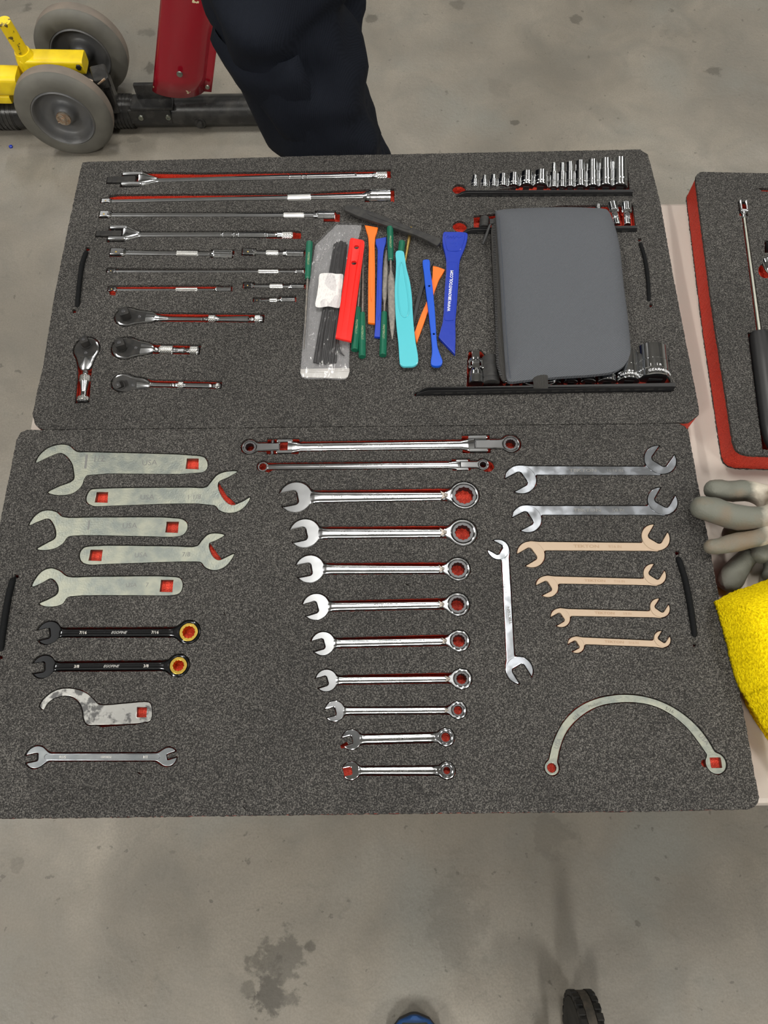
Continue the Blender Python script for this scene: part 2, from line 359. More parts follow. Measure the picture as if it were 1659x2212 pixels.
# ------------------------------------------------------------------ mesh builder
def sdist(loop):
    p = np.asarray(loop); q = np.roll(p, -1, 0)
    return 0.5 * float(np.sum(p[:, 0] * q[:, 1] - q[:, 0] * p[:, 1]))
def inset(loop, d):
    """shift every vertex of a loop to its left by d (into the material for CCW outer and CW hole loops)"""
    p = np.asarray(loop, float)
    e = np.roll(p, -1, 0) - p
    e /= np.maximum(np.linalg.norm(e, axis=1, keepdims=True), 1e-9)
    n1 = np.stack([-e[:, 1], e[:, 0]], 1); n0 = np.roll(n1, 1, 0)
    n = n0 + n1
    n /= np.maximum(np.sum(n * n, axis=1, keepdims=True) / 2, 0.35)
    return p + n * d
class MB:
    def __init__(s, k=0.001, dz=0.0):
        s.v = []; s.f = []; s.k = k; s.dz = dz; s.sharp = []
    def ring(s, pts):
        i = len(s.v); s.v.extend(pts); return list(range(i, i + len(pts)))
    def bridge(s, a, b, close=True):
        n = len(a)
        for i in range(n if close else n - 1):
            j = (i + 1) % n
            s.f.append((a[i], a[j], b[j], b[i]))
    def prism(s, loops, z0, z1, bt=0.0, bb=0.0, top=True, bottom=True, side=True, soft=False):
        lv = []
        if bb > 0: lv += [(bb, z0), (0, z0 + bb)]
        else: lv += [(0, z0)]
        if bt > 0: lv += [(0, z1 - bt), (bt * 0.3, z1 - bt * 0.3), (bt, z1)]
        else: lv += [(0, z1)]
        tops = []; bots = []
        for lp in loops:
            rings = []
            for (o, z) in lv:
                q = inset(lp, o) if o else np.asarray(lp)
                rings.append(s.ring([(float(x), float(y), z) for x, y in q]))
            if side:
                for a, b in zip(rings[:-1], rings[1:]): s.bridge(a, b)
            tops.append(rings[-1]); bots.append(rings[0])
            if not soft: s.sharp += [rings[-1], rings[0]]
        for flag, rr, flip in ((top, tops, False), (bottom, bots, True)):
            if not flag: continue
            pl = [[Vector((s.v[i][0], s.v[i][1], 0)) for i in r] for r in rr]
            idx = [i for r in rr for i in r]
            for t in tessellate_polygon(pl):
                a, b, c = (idx[k] for k in t)
                A, B, Cc = s.v[a], s.v[b], s.v[c]
                ar = (B[0] - A[0]) * (Cc[1] - A[1]) - (B[1] - A[1]) * (Cc[0] - A[0])
                if (ar < 0) != flip: b, c = c, b
                s.f.append((a, b, c))
    def lathe(s, prof, cy=0, cz=0, seg=28, x0=0, mtx=None, caps=True):
        rings = []
        if s.k == 0.001:
            q = []
            for i, (x, r) in enumerate(prof):
                if i and math.hypot(x - prof[i - 1][0], r - prof[i - 1][1]) > 1.6:
                    X_, R_ = prof[i - 1]; dl = .22 / math.hypot(x - X_, r - R_)
                    q += [(X_ + (x - X_) * dl, R_ + (r - R_) * dl), (x - (x - X_) * dl, r - (r - R_) * dl)]
                q.append((x, r))
            prof = q
        for (x, r) in prof:
            pts = [(x0 + x, cy + r * math.cos(2 * PI * i / seg), cz + r * math.sin(2 * PI * i / seg)) for i in range(seg)]
            if mtx: pts = [tuple(mtx @ Vector(p)) for p in pts]
            rings.append(s.ring(pts))
        for a, b in zip(rings[:-1], rings[1:]): s.bridge(b, a)
        if caps: s.f.append(tuple(rings[0])); s.f.append(tuple(reversed(rings[-1])))
    def knurl(s, x0, x1, r, cy=0, cz=0, seg=36, pitch=0.9, depth=0.35):
        n = max(3, int(abs(x1 - x0) / pitch)); rings = []
        for j in range(n + 1):
            x = x0 + (x1 - x0) * j / n
            pts = []
            for i in range(seg):
                rr = r - (depth if (i + j) % 2 else 0)
                if j in (0, n): rr = r - depth
                a = 2 * PI * i / seg
                pts.append((x, cy + rr * math.cos(a), cz + rr * math.sin(a)))
            rings.append(s.ring(pts))
        for a, b in zip(rings[:-1], rings[1:]):
            for i in range(seg):
                j = (i + 1) % seg
                s.f.append((a[j], a[i], b[i])); s.f.append((a[j], b[i], b[j]))
        s.f.append(tuple(rings[0])); s.f.append(tuple(reversed(rings[-1])))
    def loft(s, secs, n=20, caps=True):
        """secs: (x, cy, cz, half_y, half_z, exponent)"""
        rings = []
        for (x, cy, cz, hy, hz, e) in secs:
            pts = []
            for i in range(n):
                a = 2 * PI * i / n + PI / n
                c, q = math.cos(a), math.sin(a)
                pts.append((x, cy + hy * math.copysign(abs(c) ** (2 / e), c), cz + hz * math.copysign(abs(q) ** (2 / e), q)))
            rings.append(s.ring(pts))
        for a, b in zip(rings[:-1], rings[1:]): s.bridge(b, a)
        if caps: s.f.append(tuple(rings[0])); s.f.append(tuple(reversed(rings[-1])))
    def tube(s, pts, r, seg=10, flat=1.0):
        pts = [Vector(p) for p in pts]; rings = []
        rr = r if isinstance(r, (list, tuple)) else [r] * len(pts)
        up = Vector((0, 0, 1))
        for i, p in enumerate(pts):
            t = (pts[min(i + 1, len(pts) - 1)] - pts[max(i - 1, 0)]).normalized()
            if abs(t.dot(up)) > 0.98: sd = Vector((1, 0, 0))
            else: sd = t.cross(up).normalized()
            nn = sd.cross(t).normalized()
            rings.append(s.ring([tuple(p + sd * (rr[i] * math.cos(2 * PI * k / seg)) + nn * (rr[i] * flat * math.sin(2 * PI * k / seg))) for k in range(seg)]))
        for a, b in zip(rings[:-1], rings[1:]): s.bridge(a, b)
        s.f.append(tuple(reversed(rings[0]))); s.f.append(tuple(rings[-1]))
    def box(s, c, h, rz=0, bev=0, mtx=None):
        cx, cy, cz = c; hx, hy, hz = h
        b = bev
        lp = []
        if b > 0: base = [(hx - b, -hy), (hx, -hy + b), (hx, hy - b), (hx - b, hy), (-hx + b, hy), (-hx, hy - b), (-hx, -hy + b), (-hx + b, -hy)]
        else: base = [(hx, -hy), (hx, hy), (-hx, hy), (-hx, -hy)]
        ca, sa = math.cos(rz), math.sin(rz)
        i0 = len(s.v)
        lp = [(cx + x * ca - y * sa, cy + x * sa + y * ca) for x, y in base]
        s.prism([lp], cz - hz, cz + hz, b * .7, b * .7)
        if mtx:
            for i in range(i0, len(s.v)): s.v[i] = tuple(mtx @ Vector(s.v[i]))
    def dome(s, outline, z0, h, p=2.5, rings=8, wob=0.0, wscale=0.03, edge=0.0, seed=0, bottom=True):
        """cushion over a star-shaped outline: the height falls to the rim"""
        o = np.asarray(outline, float); c = o.mean(0)
        prev = None; base = None
        ts = [1.0, 1.0] + [1 - (k / rings) ** 1.25 for k in range(1, rings)]
        for j, t in enumerate(ts):
            pts = []
            for x, y in o:
                X = c[0] + (x - c[0]) * t; Y = c[1] + (y - c[1]) * t
                z = z0 if j == 0 else z0 + edge + (h - edge) * (1 - t ** p)
                if wob and j > 0: z += wob * mnoise.noise(Vector((X * wscale, Y * wscale, seed))) * (0.25 + (1 - t ** 3))
                pts.append((X, Y, z))
            r = s.ring(pts)
            if prev: s.bridge(prev, r)
            else: base = r
            prev = r
        i = len(s.v); zc = z0 + h
        s.v.append((c[0], c[1], zc))
        for k in range(len(prev)): s.f.append((prev[k], prev[(k + 1) % len(prev)], i))
        if bottom: s.f.append(tuple(reversed(base)))
    def build(s, name, m, parent=None, smooth=35, loc=None):
        me = bpy.data.meshes.new(name)
        k = s.k
        me.from_pydata([(x * k, y * k, (z - s.dz) * k) for x, y, z in s.v], [], s.f)
        me.materials.append(m)
        if smooth:
            me.shade_smooth(); me.set_sharp_from_angle(angle=math.radians(smooth))
            if s.sharp and smooth < 170:
                n = len(me.edges); ev = np.empty(n * 2, np.int32); me.edges.foreach_get('vertices', ev); ev = np.sort(ev.reshape(-1, 2), 1)
                key = ev[:, 0].astype(np.int64) * 10000000 + ev[:, 1]
                want = []
                for r in s.sharp:
                    a = np.array(r); b = np.roll(a, -1); want.append(np.minimum(a, b).astype(np.int64) * 10000000 + np.maximum(a, b))
                hit = np.isin(key, np.concatenate(want))
                at = me.attributes.get('sharp_edge') or me.attributes.new('sharp_edge', 'BOOLEAN', 'EDGE')
                cur = np.empty(n, bool); at.data.foreach_get('value', cur); at.data.foreach_set('value', cur | hit)
        o = bpy.data.objects.new(name, me); COL.objects.link(o)
        if parent: o.parent = parent
        if loc: o.location = loc
        return o
def tag(o, label=None, cat=None, group=None, kind=None):
    if label: o['label'] = label
    if cat: o['category'] = cat
    if group: o['group'] = group
    if kind: o['kind'] = kind
    return o
def smooth_loop(pts, it=2, keep=None):
    """centripetal Catmull-Rom through traced points"""
    p = [np.array(q, float) for q in pts]; n = len(p); out = []
    for i in range(n):
        p0, p1, p2, p3 = p[i - 1], p[i], p[(i + 1) % n], p[(i + 2) % n]
        out.append(p1)
        if keep and (i in keep and (i + 1) % n in keep): continue
        d0 = max(np.linalg.norm(p1 - p0), 1e-6) ** .5; d1 = max(np.linalg.norm(p2 - p1), 1e-6) ** .5; d2 = max(np.linalg.norm(p3 - p2), 1e-6) ** .5
        m1 = ((p1 - p0) / d0 - (p2 - p0) / (d0 + d1) + (p2 - p1) / d1) * d1
        m2 = ((p2 - p1) / d1 - (p3 - p1) / (d1 + d2) + (p3 - p2) / d2) * d1
        if keep and i in keep: m1 = p2 - p1
        if keep and (i + 1) % n in keep: m2 = p2 - p1
        for t in np.linspace(0, 1, it + 2)[1:-1]:
            h = t * t * (3 - 2 * t)
            out.append((1 - h) * p1 + h * p2 + (t ** 3 - 2 * t * t + t) * m1 + (t ** 3 - t * t) * m2)
    return out
def ccw(lp): return lp if sdist(lp) > 0 else lp[::-1]
def cw(lp): return lp if sdist(lp) < 0 else lp[::-1]
def circle_loop(cx, cy, r, n=32, pts12=0.0):
    return [(cx + r * (1 - pts12 * abs(math.sin(6 * 2 * PI * i / n))) * math.cos(2 * PI * i / n), cy + r * (1 - pts12 * abs(math.sin(6 * 2 * PI * i / n))) * math.sin(2 * PI * i / n)) for i in range(n)]

# ------------------------------------------------------------------ signed distance fields (mm) and their contours
def d_circ(cx, cy, r): return lambda X, Y: np.hypot(X - cx, Y - cy) - r
def d_box(cx, cy, hx, hy, ang=0, r=0):
    ca, sa = math.cos(ang), math.sin(ang)
    def f(X, Y):
        x = (X - cx) * ca + (Y - cy) * sa; y = -(X - cx) * sa + (Y - cy) * ca
        dx = np.abs(x) - hx + r; dy = np.abs(y) - hy + r
        return np.hypot(np.maximum(dx, 0), np.maximum(dy, 0)) + np.minimum(np.maximum(dx, dy), 0) - r
    return f
def d_cone(x0, y0, r0, x1, y1, r1):
    def f(X, Y):
        dx, dy = x1 - x0, y1 - y0; L2 = dx * dx + dy * dy
        t = np.clip(((X - x0) * dx + (Y - y0) * dy) / L2, 0, 1)
        return np.hypot(X - x0 - t * dx, Y - y0 - t * dy) - (r0 + (r1 - r0) * t)
    return f
def d_strip(x0, y0, w0, x1, y1, w1, r=0.0):
    nx, ny = -(y1 - y0), (x1 - x0); L = math.hypot(nx, ny); nx /= L; ny /= L
    return d_poly([(x0 + nx * w0, y0 + ny * w0), (x1 + nx * w1, y1 + ny * w1), (x1 - nx * w1, y1 - ny * w1), (x0 - nx * w0, y0 - ny * w0)])
def d_poly(pts):
    P = np.asarray(pts, float)
    def f(X, Y):
        d = np.full(X.shape, 1e9); ins = np.zeros(X.shape, bool)
        n = len(P)
        for i in range(n):
            ax, ay = P[i]; bx, by = P[(i + 1) % n]
            ex, ey = bx - ax, by - ay; L = ex * ex + ey * ey
            if L < 1e-12: continue
            t = np.clip(((X - ax) * ex + (Y - ay) * ey) / L, 0, 1)
            d = np.minimum(d, (X - ax - t * ex) ** 2 + (Y - ay - t * ey) ** 2)
            c = ((ay > Y) != (by > Y))
            if ey != 0:
                xi = ax + (Y - ay) * ex / ey
                ins ^= c & (X < xi)
        d = np.sqrt(d)
        return np.where(ins, -d, d)
    return f
def smin(k, *fs):
    def f(X, Y):
        a = fs[0](X, Y)
        for g in fs[1:]:
            b = g(X, Y)
            if k > 0:
                h = np.clip(0.5 + 0.5 * (b - a) / k, 0, 1)
                a = b * (1 - h) + a * h - k * h * (1 - h)
            else: a = np.minimum(a, b)
        return a
    return f
def ssub(k, f0, *cut):
    def f(X, Y):
        a = f0(X, Y)
        for g in cut:
            b = -g(X, Y)
            if k > 0:
                h = np.clip(0.5 - 0.5 * (b - a) / k, 0, 1)
                a = b * (1 - h) + a * h + k * h * (1 - h)
            else: a = np.maximum(a, b)
        return a
    return f
def rdp(p, tol):
    n = len(p)
    if n < 8: return p
    keep = np.zeros(n, bool)
    far = int(np.argmax(np.sum((p - p[0]) ** 2, 1)))
    keep[0] = keep[far] = True
    stack = [(0, far), (far, n)]
    while stack:
        a, b = stack.pop()
        if b - a < 2: continue
        A = p[a]; B = p[b % n]; e = B - A; L = np.linalg.norm(e)
        q = p[a + 1:b]
        d = np.abs((q[:, 0] - A[0]) * e[1] - (q[:, 1] - A[1]) * e[0]) / L if L > 1e-9 else np.linalg.norm(q - A, axis=1)
        i = int(np.argmax(d))
        if d[i] > tol:
            keep[a + 1 + i] = True; stack += [(a, a + 1 + i), (a + 1 + i, b)]
    return p[keep]
def contour(f, bbox, step=0.5, tol=0.035):
    x0, y0, x1, y1 = bbox
    xs = np.arange(x0 - 3 * step, x1 + 4 * step, step); ys = np.arange(y0 - 3 * step, y1 + 4 * step, step)
    X, Y = np.meshgrid(xs, ys)
    V = f(X, Y); V = np.where(np.abs(V) < 1e-6, 1e-6, V)
    I = V < 0
    code = I[:-1, :-1] * 1 + I[:-1, 1:] * 2 + I[1:, 1:] * 4 + I[1:, :-1] * 8
    jj, ii = np.nonzero((code > 0) & (code < 15))
    nxt = {}; pt = {}
    def edge(j, i, e):
        if e == 0: k = (j, i, 0)
        elif e == 1: k = (j, i + 1, 1)
        elif e == 2: k = (j + 1, i, 0)
        else: k = (j, i, 1)
        if k not in pt:
            a = V[k[0], k[1]]
            if k[2] == 0: b = V[k[0], k[1] + 1]; t = a / (a - b); pt[k] = (xs[k[1]] + t * step, ys[k[0]])
            else: b = V[k[0] + 1, k[1]]; t = a / (a - b); pt[k] = (xs[k[1]], ys[k[0]] + t * step)
        return k
    TB = {1: [(0, 3)], 2: [(1, 0)], 3: [(1, 3)], 4: [(2, 1)], 6: [(2, 0)], 7: [(2, 3)], 8: [(3, 2)], 9: [(0, 2)], 11: [(1, 2)], 12: [(3, 1)], 13: [(0, 1)], 14: [(3, 0)],
          5: [(0, 3), (2, 1)], 10: [(1, 0), (3, 2)]}
    for j, i in zip(jj.tolist(), ii.tolist()):
        for a, b in TB[int(code[j, i])]:
            nxt[edge(j, i, a)] = edge(j, i, b)
    loops = []
    while nxt:
        st = next(iter(nxt)); k = st; lp = []
        while k in nxt:
            lp.append(pt[k]); k = nxt.pop(k)
        p = np.array(lp)
        if len(p) > 6:
            d = np.linalg.norm(np.roll(p, -1, 0) - p, axis=1); p = p[d > 0.04 * step]
            p = rdp(p, tol)
            if len(p) >= 4: loops.append(p)
    if loops:
        big = max(loops, key=lambda q: abs(sdist(q)))
        if sdist(big) < 0: loops = [q[::-1] for q in loops]
    return loops

# ------------------------------------------------------------------ lettering
def letters(name, txt, parent, x, y, z, size, ang=0.0, m=None, ext=0.00012, shear=0.0, align='CENTER', bold=0.0, sx=1.0, lab=None):
    cu = bpy.data.curves.new('txt', 'FONT'); cu.body = txt; cu.size = size; cu.align_x = align; cu.align_y = 'CENTER'
    cu.extrude = ext / 2; cu.shear = shear; cu.offset = bold; cu.resolution_u = 2
    t = bpy.data.objects.new('txt', cu)
    me = bpy.data.meshes.new_from_object(t)
    bpy.data.objects.remove(t); bpy.data.curves.remove(cu)
    me.name = name
    me.materials.clear(); me.materials.append(m)
    o = bpy.data.objects.new(name, me); COL.objects.link(o); o.parent = parent
    o.location = (x, y, z); o.rotation_euler = (0, 0, ang); o.scale = (sx, 1, 1)
    if lab: o['label'] = lab
    return o

# ------------------------------------------------------------------ tools lying in the foam
POCKETS = {'upper': [], 'lower': [], 'right': []}
class Tool:
    """a thing on the foam: empty at A on the pocket floor, local x (mm) runs from pixel A to pixel B"""
    def __init__(s, name, label, cat, A, B, group=None, zb=-7.0, zref=0.0):
        s.zb = zb
        a = W(A[0], A[1], TOP + zref * .001); b = W(B[0], B[1], TOP + zref * .001)
        s.a = a; d = b - a; s.ang = math.atan2(d.y, d.x); s.len = d.length * 1000
        s.root = bpy.data.objects.new(name, None); COL.objects.link(s.root)
        s.root.empty_display_size = 0.02
        s.root.location = (a.x, a.y, TOP + zb * .001); s.root.rotation_euler = (0, 0, s.ang)
        tag(s.root, label, cat, group)
        m = ((A[0] + B[0]) / 2, (A[1] + B[1]) / 2)
        s.mm = ((W(m[0] + 5, m[1]) - W(m[0] - 5, m[1])).length + (W(m[0], m[1] + 5) - W(m[0], m[1] - 5)).length) * 50
    def L(s, px, py, z=0.0):
        q = (W(px, py, TOP + z * .001) - s.a) * 1000
        c, d = math.cos(s.ang), math.sin(s.ang)
        return (q.x * c + q.y * d, -q.x * d + q.y * c)
    def LL(s, pts, z=0.0): return [s.L(x, y, z) for x, y in pts]
    def world(s, p):
        c, d = math.cos(s.ang), math.sin(s.ang)
        return (s.a.x * 1000 + p[0] * c - p[1] * d, s.a.y * 1000 + p[0] * d + p[1] * c)
    def mb(s): return MB(0.001, s.zb)
    def part(s, mb, name, m, lab=None, smooth=35, parent=None):
        o = mb.build(name, m, parent or s.root, smooth)
        if lab: o['label'] = lab
        return o
    def text(s, txt, x, y, z, size, m, ang=0.0, **k):
        return letters('lettering', txt, s.root, x * .001, y * .001, (z - s.zb) * .001, size * .001, ang, m, **k)
    def pocket(s, tray, f, bbox, margin=1.0, level='A'):
        lps = contour(lambda X, Y: f(X, Y) - margin, (bbox[0] - margin, bbox[1] - margin, bbox[2] + margin, bbox[3] + margin), 0.7, 0.08)
        for lp in lps:
            if sdist(lp) > 20:
                POCKETS[tray].append((np.array([s.world(p) for p in lp]), level))

# ================================================================== THE ROOM
def struct(o, kind='structure'): o['kind'] = kind; return o
b_ = MB(1.0); b_.box((0, 1, -0.05), (9, 9, 0.05)); struct(b_.build('floor', M_FLOOR, smooth=0))
M_CEIL = mat('ceiling_paint', (0.52, 0.53, 0.55), 0.9, col2=(0.44, 0.45, 0.47), nscale=2)
M_WALL = mat('wall_paint', (0.58, 0.58, 0.56), 0.8)
M_STEEL = mat('painted_steel_beam', (0.20, 0.21, 0.23), 0.6)
b_ = MB(1.0); b_.box((0, 1, CEIL + 0.45), (9, 9, 0.05)); struct(b_.build('ceiling', M_CEIL, smooth=0))
for nm, c, h in (('wall_left', (-9.05, 1, 2.8), (.05, 9, 2.85)), ('wall_right', (9.05, 1, 2.8), (.05, 9, 2.85)),
                 ('wall_back', (0, 10.05, 2.8), (9.1, .05, 2.85)), ('wall_front', (0, -8.05, 2.8), (9.1, .05, 2.85))):
    b_ = MB(1.0); b_.box(c, h); struct(b_.build(nm, M_WALL, smooth=0))
for i, y in enumerate((-6, -3.4, -0.8, 0.6, 3.2, 4.6, 7.4)):
    b_ = MB(1.0)
    b_.box((0, y, CEIL + 0.37), (9, .09, .012)); b_.box((0, y, CEIL + 0.12), (9, .09, .012)); b_.box((0, y, CEIL + 0.245), (9, .008, .12))
    struct(b_.build('trim_%d' % (i + 1), M_STEEL, smooth=0))
M_LAMPCASE = mat('white_lamp_housing', (0.7, 0.7, 0.7), 0.4)
for (x, y, sx, sy) in LAMPS:
    r_ = bpy.data.objects.new('high_bay_lamp', None); COL.objects.link(r_); r_.location = (x, y, CEIL - 0.28)
    tag(r_, 'white high-bay lamp hanging %s %s, outside the picture' % ('behind the photographer' if y < -1 else 'beyond the trays' if y > 3 else 'above the table', 'on the left' if x < -1 else 'on the right' if x > 1 else 'in the middle'), 'lamp', 'high-bay lamps under the ceiling')
    b_ = MB(1.0); b_.box((0, 0, 0.035), (sx / 2 + .03, sy / 2 + .03, .03)); b_.build('housing', M_LAMPCASE, r_, 0)
    for q in (-.4, .4):
        b_ = MB(1.0); b_.tube([(0, q * sy, .06), (0, q * sy, .40)], .006, 6); b_.build('hanger', M_STEEL, r_, 0)

# ================================================================== FOLDING TABLE
tl = W(66, 905, TABLE); re = W(1452, 437, TABLE); fe = W(1650, 1738.5, TABLE)
x0t, x1t, y0t, y1t = tl.x, tl.x + 1.86, fe.y, re.y
tr_ = bpy.data.objects.new('folding_table', None); COL.objects.link(tr_); tr_.location = ((x0t + x1t) / 2, (y0t + y1t) / 2, 0)
tag(tr_, 'off-white plastic folding table under the foam trays', 'table')
hw, hd = (x1t - x0t) / 2, (y1t - y0t) / 2
def rrect(hx, hy, r, n=6):
    out = []
    for cx, cy, a0 in ((hx - r, hy - r, 0), (-hx + r, hy - r, 90), (-hx + r, -hy + r, 180), (hx - r, -hy + r, 270)):
        for k in range(n + 1):
            a = math.radians(a0 + 90 * k / n); out.append((cx + r * math.cos(a), cy + r * math.sin(a)))
    return out
b_ = MB(1.0); b_.prism([rrect(hw, hd, .03)], TABLE - .045, TABLE, .006, .003); b_.build('table_top', M_TABLE, tr_, 30)
for sx in (-1, 1):
    b_ = MB(1.0)
    X = sx * (hw - .16)
    for sy in (-1, 1): b_.tube([(X, sy * (hd - .10), TABLE - .045), (X, sy * (hd - .10), .0)], .0145, 12)
    b_.tube([(X, -(hd - .10), .10), (X, hd - .10, .10)], .011, 10)
    b_.build('leg_frame', mat('grey_leg_paint', (.16, .16, .17), .4, .3), tr_, 40)

# ================================================================== TOOL BUILDERS
def ringpt(cx, cy, r, n=12, amp=0.055):
    return lambda X, Y: np.hypot(X - cx, Y - cy) - r * (1 - amp * np.abs(np.sin(n / 2 * np.arctan2(Y - cy, X - cx))))
def open_head(cx, cy, R, ux, uy, gap=0.5, back=0.32, k=1.0, long=1.0):
    ang = math.atan2(uy, ux)
    c = d_circ(cx, cy, R)
    if long != 1.0:
        c = smin(R * .3, c, d_circ(cx + math.cos(ang) * R * (long - 1), cy + math.sin(ang) * R * (long - 1), R * .96))
    return ssub(k, c, d_box(cx + math.cos(ang) * R * (1.2 - back) , cy + math.sin(ang) * R * (1.2 - back), 1.2 * R, gap * R, ang, .3 * R * gap * 1.6))

def combo(label, A, R, tips, Bp, Rr, hole, inner, wa, wb, style='chrome', sizes=None, brand=None, lever=True, group=None, ringmat=None, bodymat=None, margin=0.9, extra=None, name='ratcheting_wrench', gapw=0):
    big = Rr > 21
    zb = -12.0 if big else -7.0
    T = Tool(name, label, 'wrench', A, Bp, group, zb)
    mm = T.mm; L = T.len; R *= mm; Rr *= mm; hole *= mm; inner *= mm; wa *= mm / 2; wb *= mm / 2
    u = T.L(*tips); ul = math.hypot(*u)
    zt = -0.6 if big else 0.4
    th = (zt - zb)
    body = bodymat or M_CHROME
    fh = open_head(0, 0, R, u[0] / ul, u[1] / ul, .46, .08, R * .06, 1.05)
    bb = (-2.2 * R, -1.3 * R, 1.3 * R, 1.3 * R)
    m = T.mb()
    hz0, hz1 = zb + th * .2, zt - th * .12
    m.prism(contour(fh, bb, .45), hz0, hz1, R * .07, R * .05)
    zc = (zt + zb) / 2 + th * .08
    h0 = th * .36
    sec = [(R * .45, 0, zc, R * .55, h0 * .5, 2.6), (R * .78, 0, zc, R * .55, h0 * .72, 2.6), (R * 1.0, 0, zc, wa * 1.25, h0 * 1.02, 2.6), (R * 1.18, 0, zc, wa * 1.02, h0 * 1.05, 3), (R * 1.5, 0, zc, wa, h0, 2.5),
           (L * .5, 0, zc, (wa + wb) * .5, h0 * .95, 2.5), (L - Rr * 1.75, 0, zc, wb, h0, 2.5), (L - Rr * 1.5, 0, zc, wb * .98, h0 * 1.02, 2.8)]
    if lever: sec += [(L - Rr * 1.25, 0, zc, wb * .95, h0 * 1.1, 2.6), (L - Rr * .8, 0, zc, Rr * .55, h0 * 1.1, 2.6)]
    else: sec += [(L - Rr * 1.3, 0, zc, wb * 1.15, h0 * 1.1, 2.6), (L - Rr * .8, 0, zc, Rr * .62, h0 * 1.2, 2.6)]
    m.loft(sec, 24)
    fr = smin(Rr * .25, d_circ(L, 0, Rr), d_cone(L - Rr * .95, 0, Rr * .42, L, 0, Rr * .8))
    frh = ssub(0, fr, d_circ(L, 0, inner))
    rb = (L - 2.1 * Rr, -1.2 * Rr, L + 1.2 * Rr, 1.2 * Rr)
    m.prism(contour(frh, rb, .45), zb, zt, Rr * .12, Rr * .08)
    T.part(m, 'wrench_body', body)
    m = T.mb()
    fi = ssub(0, d_circ(L, 0, inner - .05), ringpt(L, 0, hole, 12, .10))
    m.prism(contour(fi, rb, .35, .02), zb + th * .1, zt - .5, .25, .1)
    T.part(m, 'ratchet_ring', ringmat or M_GUN, 'dark toothed ring' if ringmat is None else 'yellow toothed ring')
    if lever:
        m = T.mb()
        lx = L - Rr * 1.22; s = Rr / 15
        m.prism([ccw([(lx - 4.6 * s, -1.5 * s), (lx - 5.2 * s, -4.6 * s), (lx - 2.5 * s, -3.4 * s), (lx + 1.6 * s, -1.8 * s), (lx + 2.0 * s, 1.8 * s), (lx - 2.5 * s, 3.4 * s), (lx - 5.6 * s, 5.2 * s), (lx - 4.6 * s, 2.0 * s), (lx - 3.6 * s, 0)])], zt - 2.6, zt + .35, .5)
        m.lathe([(0, 1.9 * s), (.8, 1.9 * s), (1.0, 1.5 * s)], 0, 0, 16, mtx=Matrix.Translation((lx, 0, zt + .3)) @ Matrix.Rotation(-PI / 2, 4, 'Y'))
        T.part(m, 'reversing_lever', mat('lever_steel', (.20, .18, .16), .40, .9))
    z = zc + h0 + .03
    tm = {'chrome': M_ENGRAVE, 'black': M_LASER}[style]
    if sizes:
        szz = wa * .85 if style == 'chrome' else wa * .95
        T.text(sizes[0], L * .245, -wa * .05, z, szz, tm)
        T.text(sizes[1], L * .76, -wa * .05, z, szz, tm)
    if brand: T.text(brand, L * .50, -wa * .05, z, wa * (.80 if style == 'chrome' else .85), tm if style == 'chrome' else M_LASER2, shear=0.0 if style == 'chrome' else .35, bold=0.00004)
    f = smin(2, fh, d_strip(R * .6, 0, wa * 1.1, L - Rr, 0, wb * 1.1), fr)
    if extra: f = smin(0, f, d_poly(T.LL(extra)))
    if gapw:
        g = gapw * mm; w_ = (wa + wb) / 2
        f = smin(2, f, d_poly([(L * .15, 0), (L - Rr, 0), (L - Rr * .9, w_ + g * .7), (L - Rr * 1.5, w_ + g), (L * .6, w_ + g * .8), (L * .4, w_ + g * .45), (L * .15, w_)]))
    T.pocket('lower', f, (-2.2 * R, -1.6 * R - 3, L + 1.4 * Rr, 1.6 * R + 3), margin * .6, 'B' if big else 'A')
    return T

def flat_tool(name, label, A, B, outline, keep=None, squares=(), circs=(), m=M_ZINC, th=5.0, tray='lower', z1=-0.8, texts=(), extra=None, margin=0.8, group=None, pts12=(), cat='wrench', lab2=None, sm=3, bev=.5):
    T = Tool(name, label, cat, A, B, group, z1 - th)
    ol = ccw(smooth_loop(T.LL(outline), sm, keep))
    loops = [ol]
    for q in squares:
        loops.append(cw(T.LL(q)))
    for (px, py, r) in circs:
        c = T.L(px, py); loops.append(cw(circle_loop(c[0], c[1], r * T.mm, 24, .10 if (px, py) in pts12 else 0)))
    mb = T.mb(); mb.prism(loops, z1 - th, z1, bev, .2)
    T.part(mb, 'wrench_body' if cat == 'wrench' else 'body', m)
    for (s, px, py, size, mt, dang) in texts:
        x, y = T.L(px, py); T.text(s, x, y, z1 + .04, size * T.mm, mt, dang)
    f = d_poly(ol)
    if extra: f = smin(0, f, *[d_poly(T.LL(e)) for e in extra])
    P = np.array([p for p in ol] + ([p for e in (extra or []) for p in T.LL(e)]))
    T.pocket(tray, f, (P[:, 0].min() - 2, P[:, 1].min() - 2, P[:, 0].max() + 2, P[:, 1].max() + 2), margin, 'A')
    return T

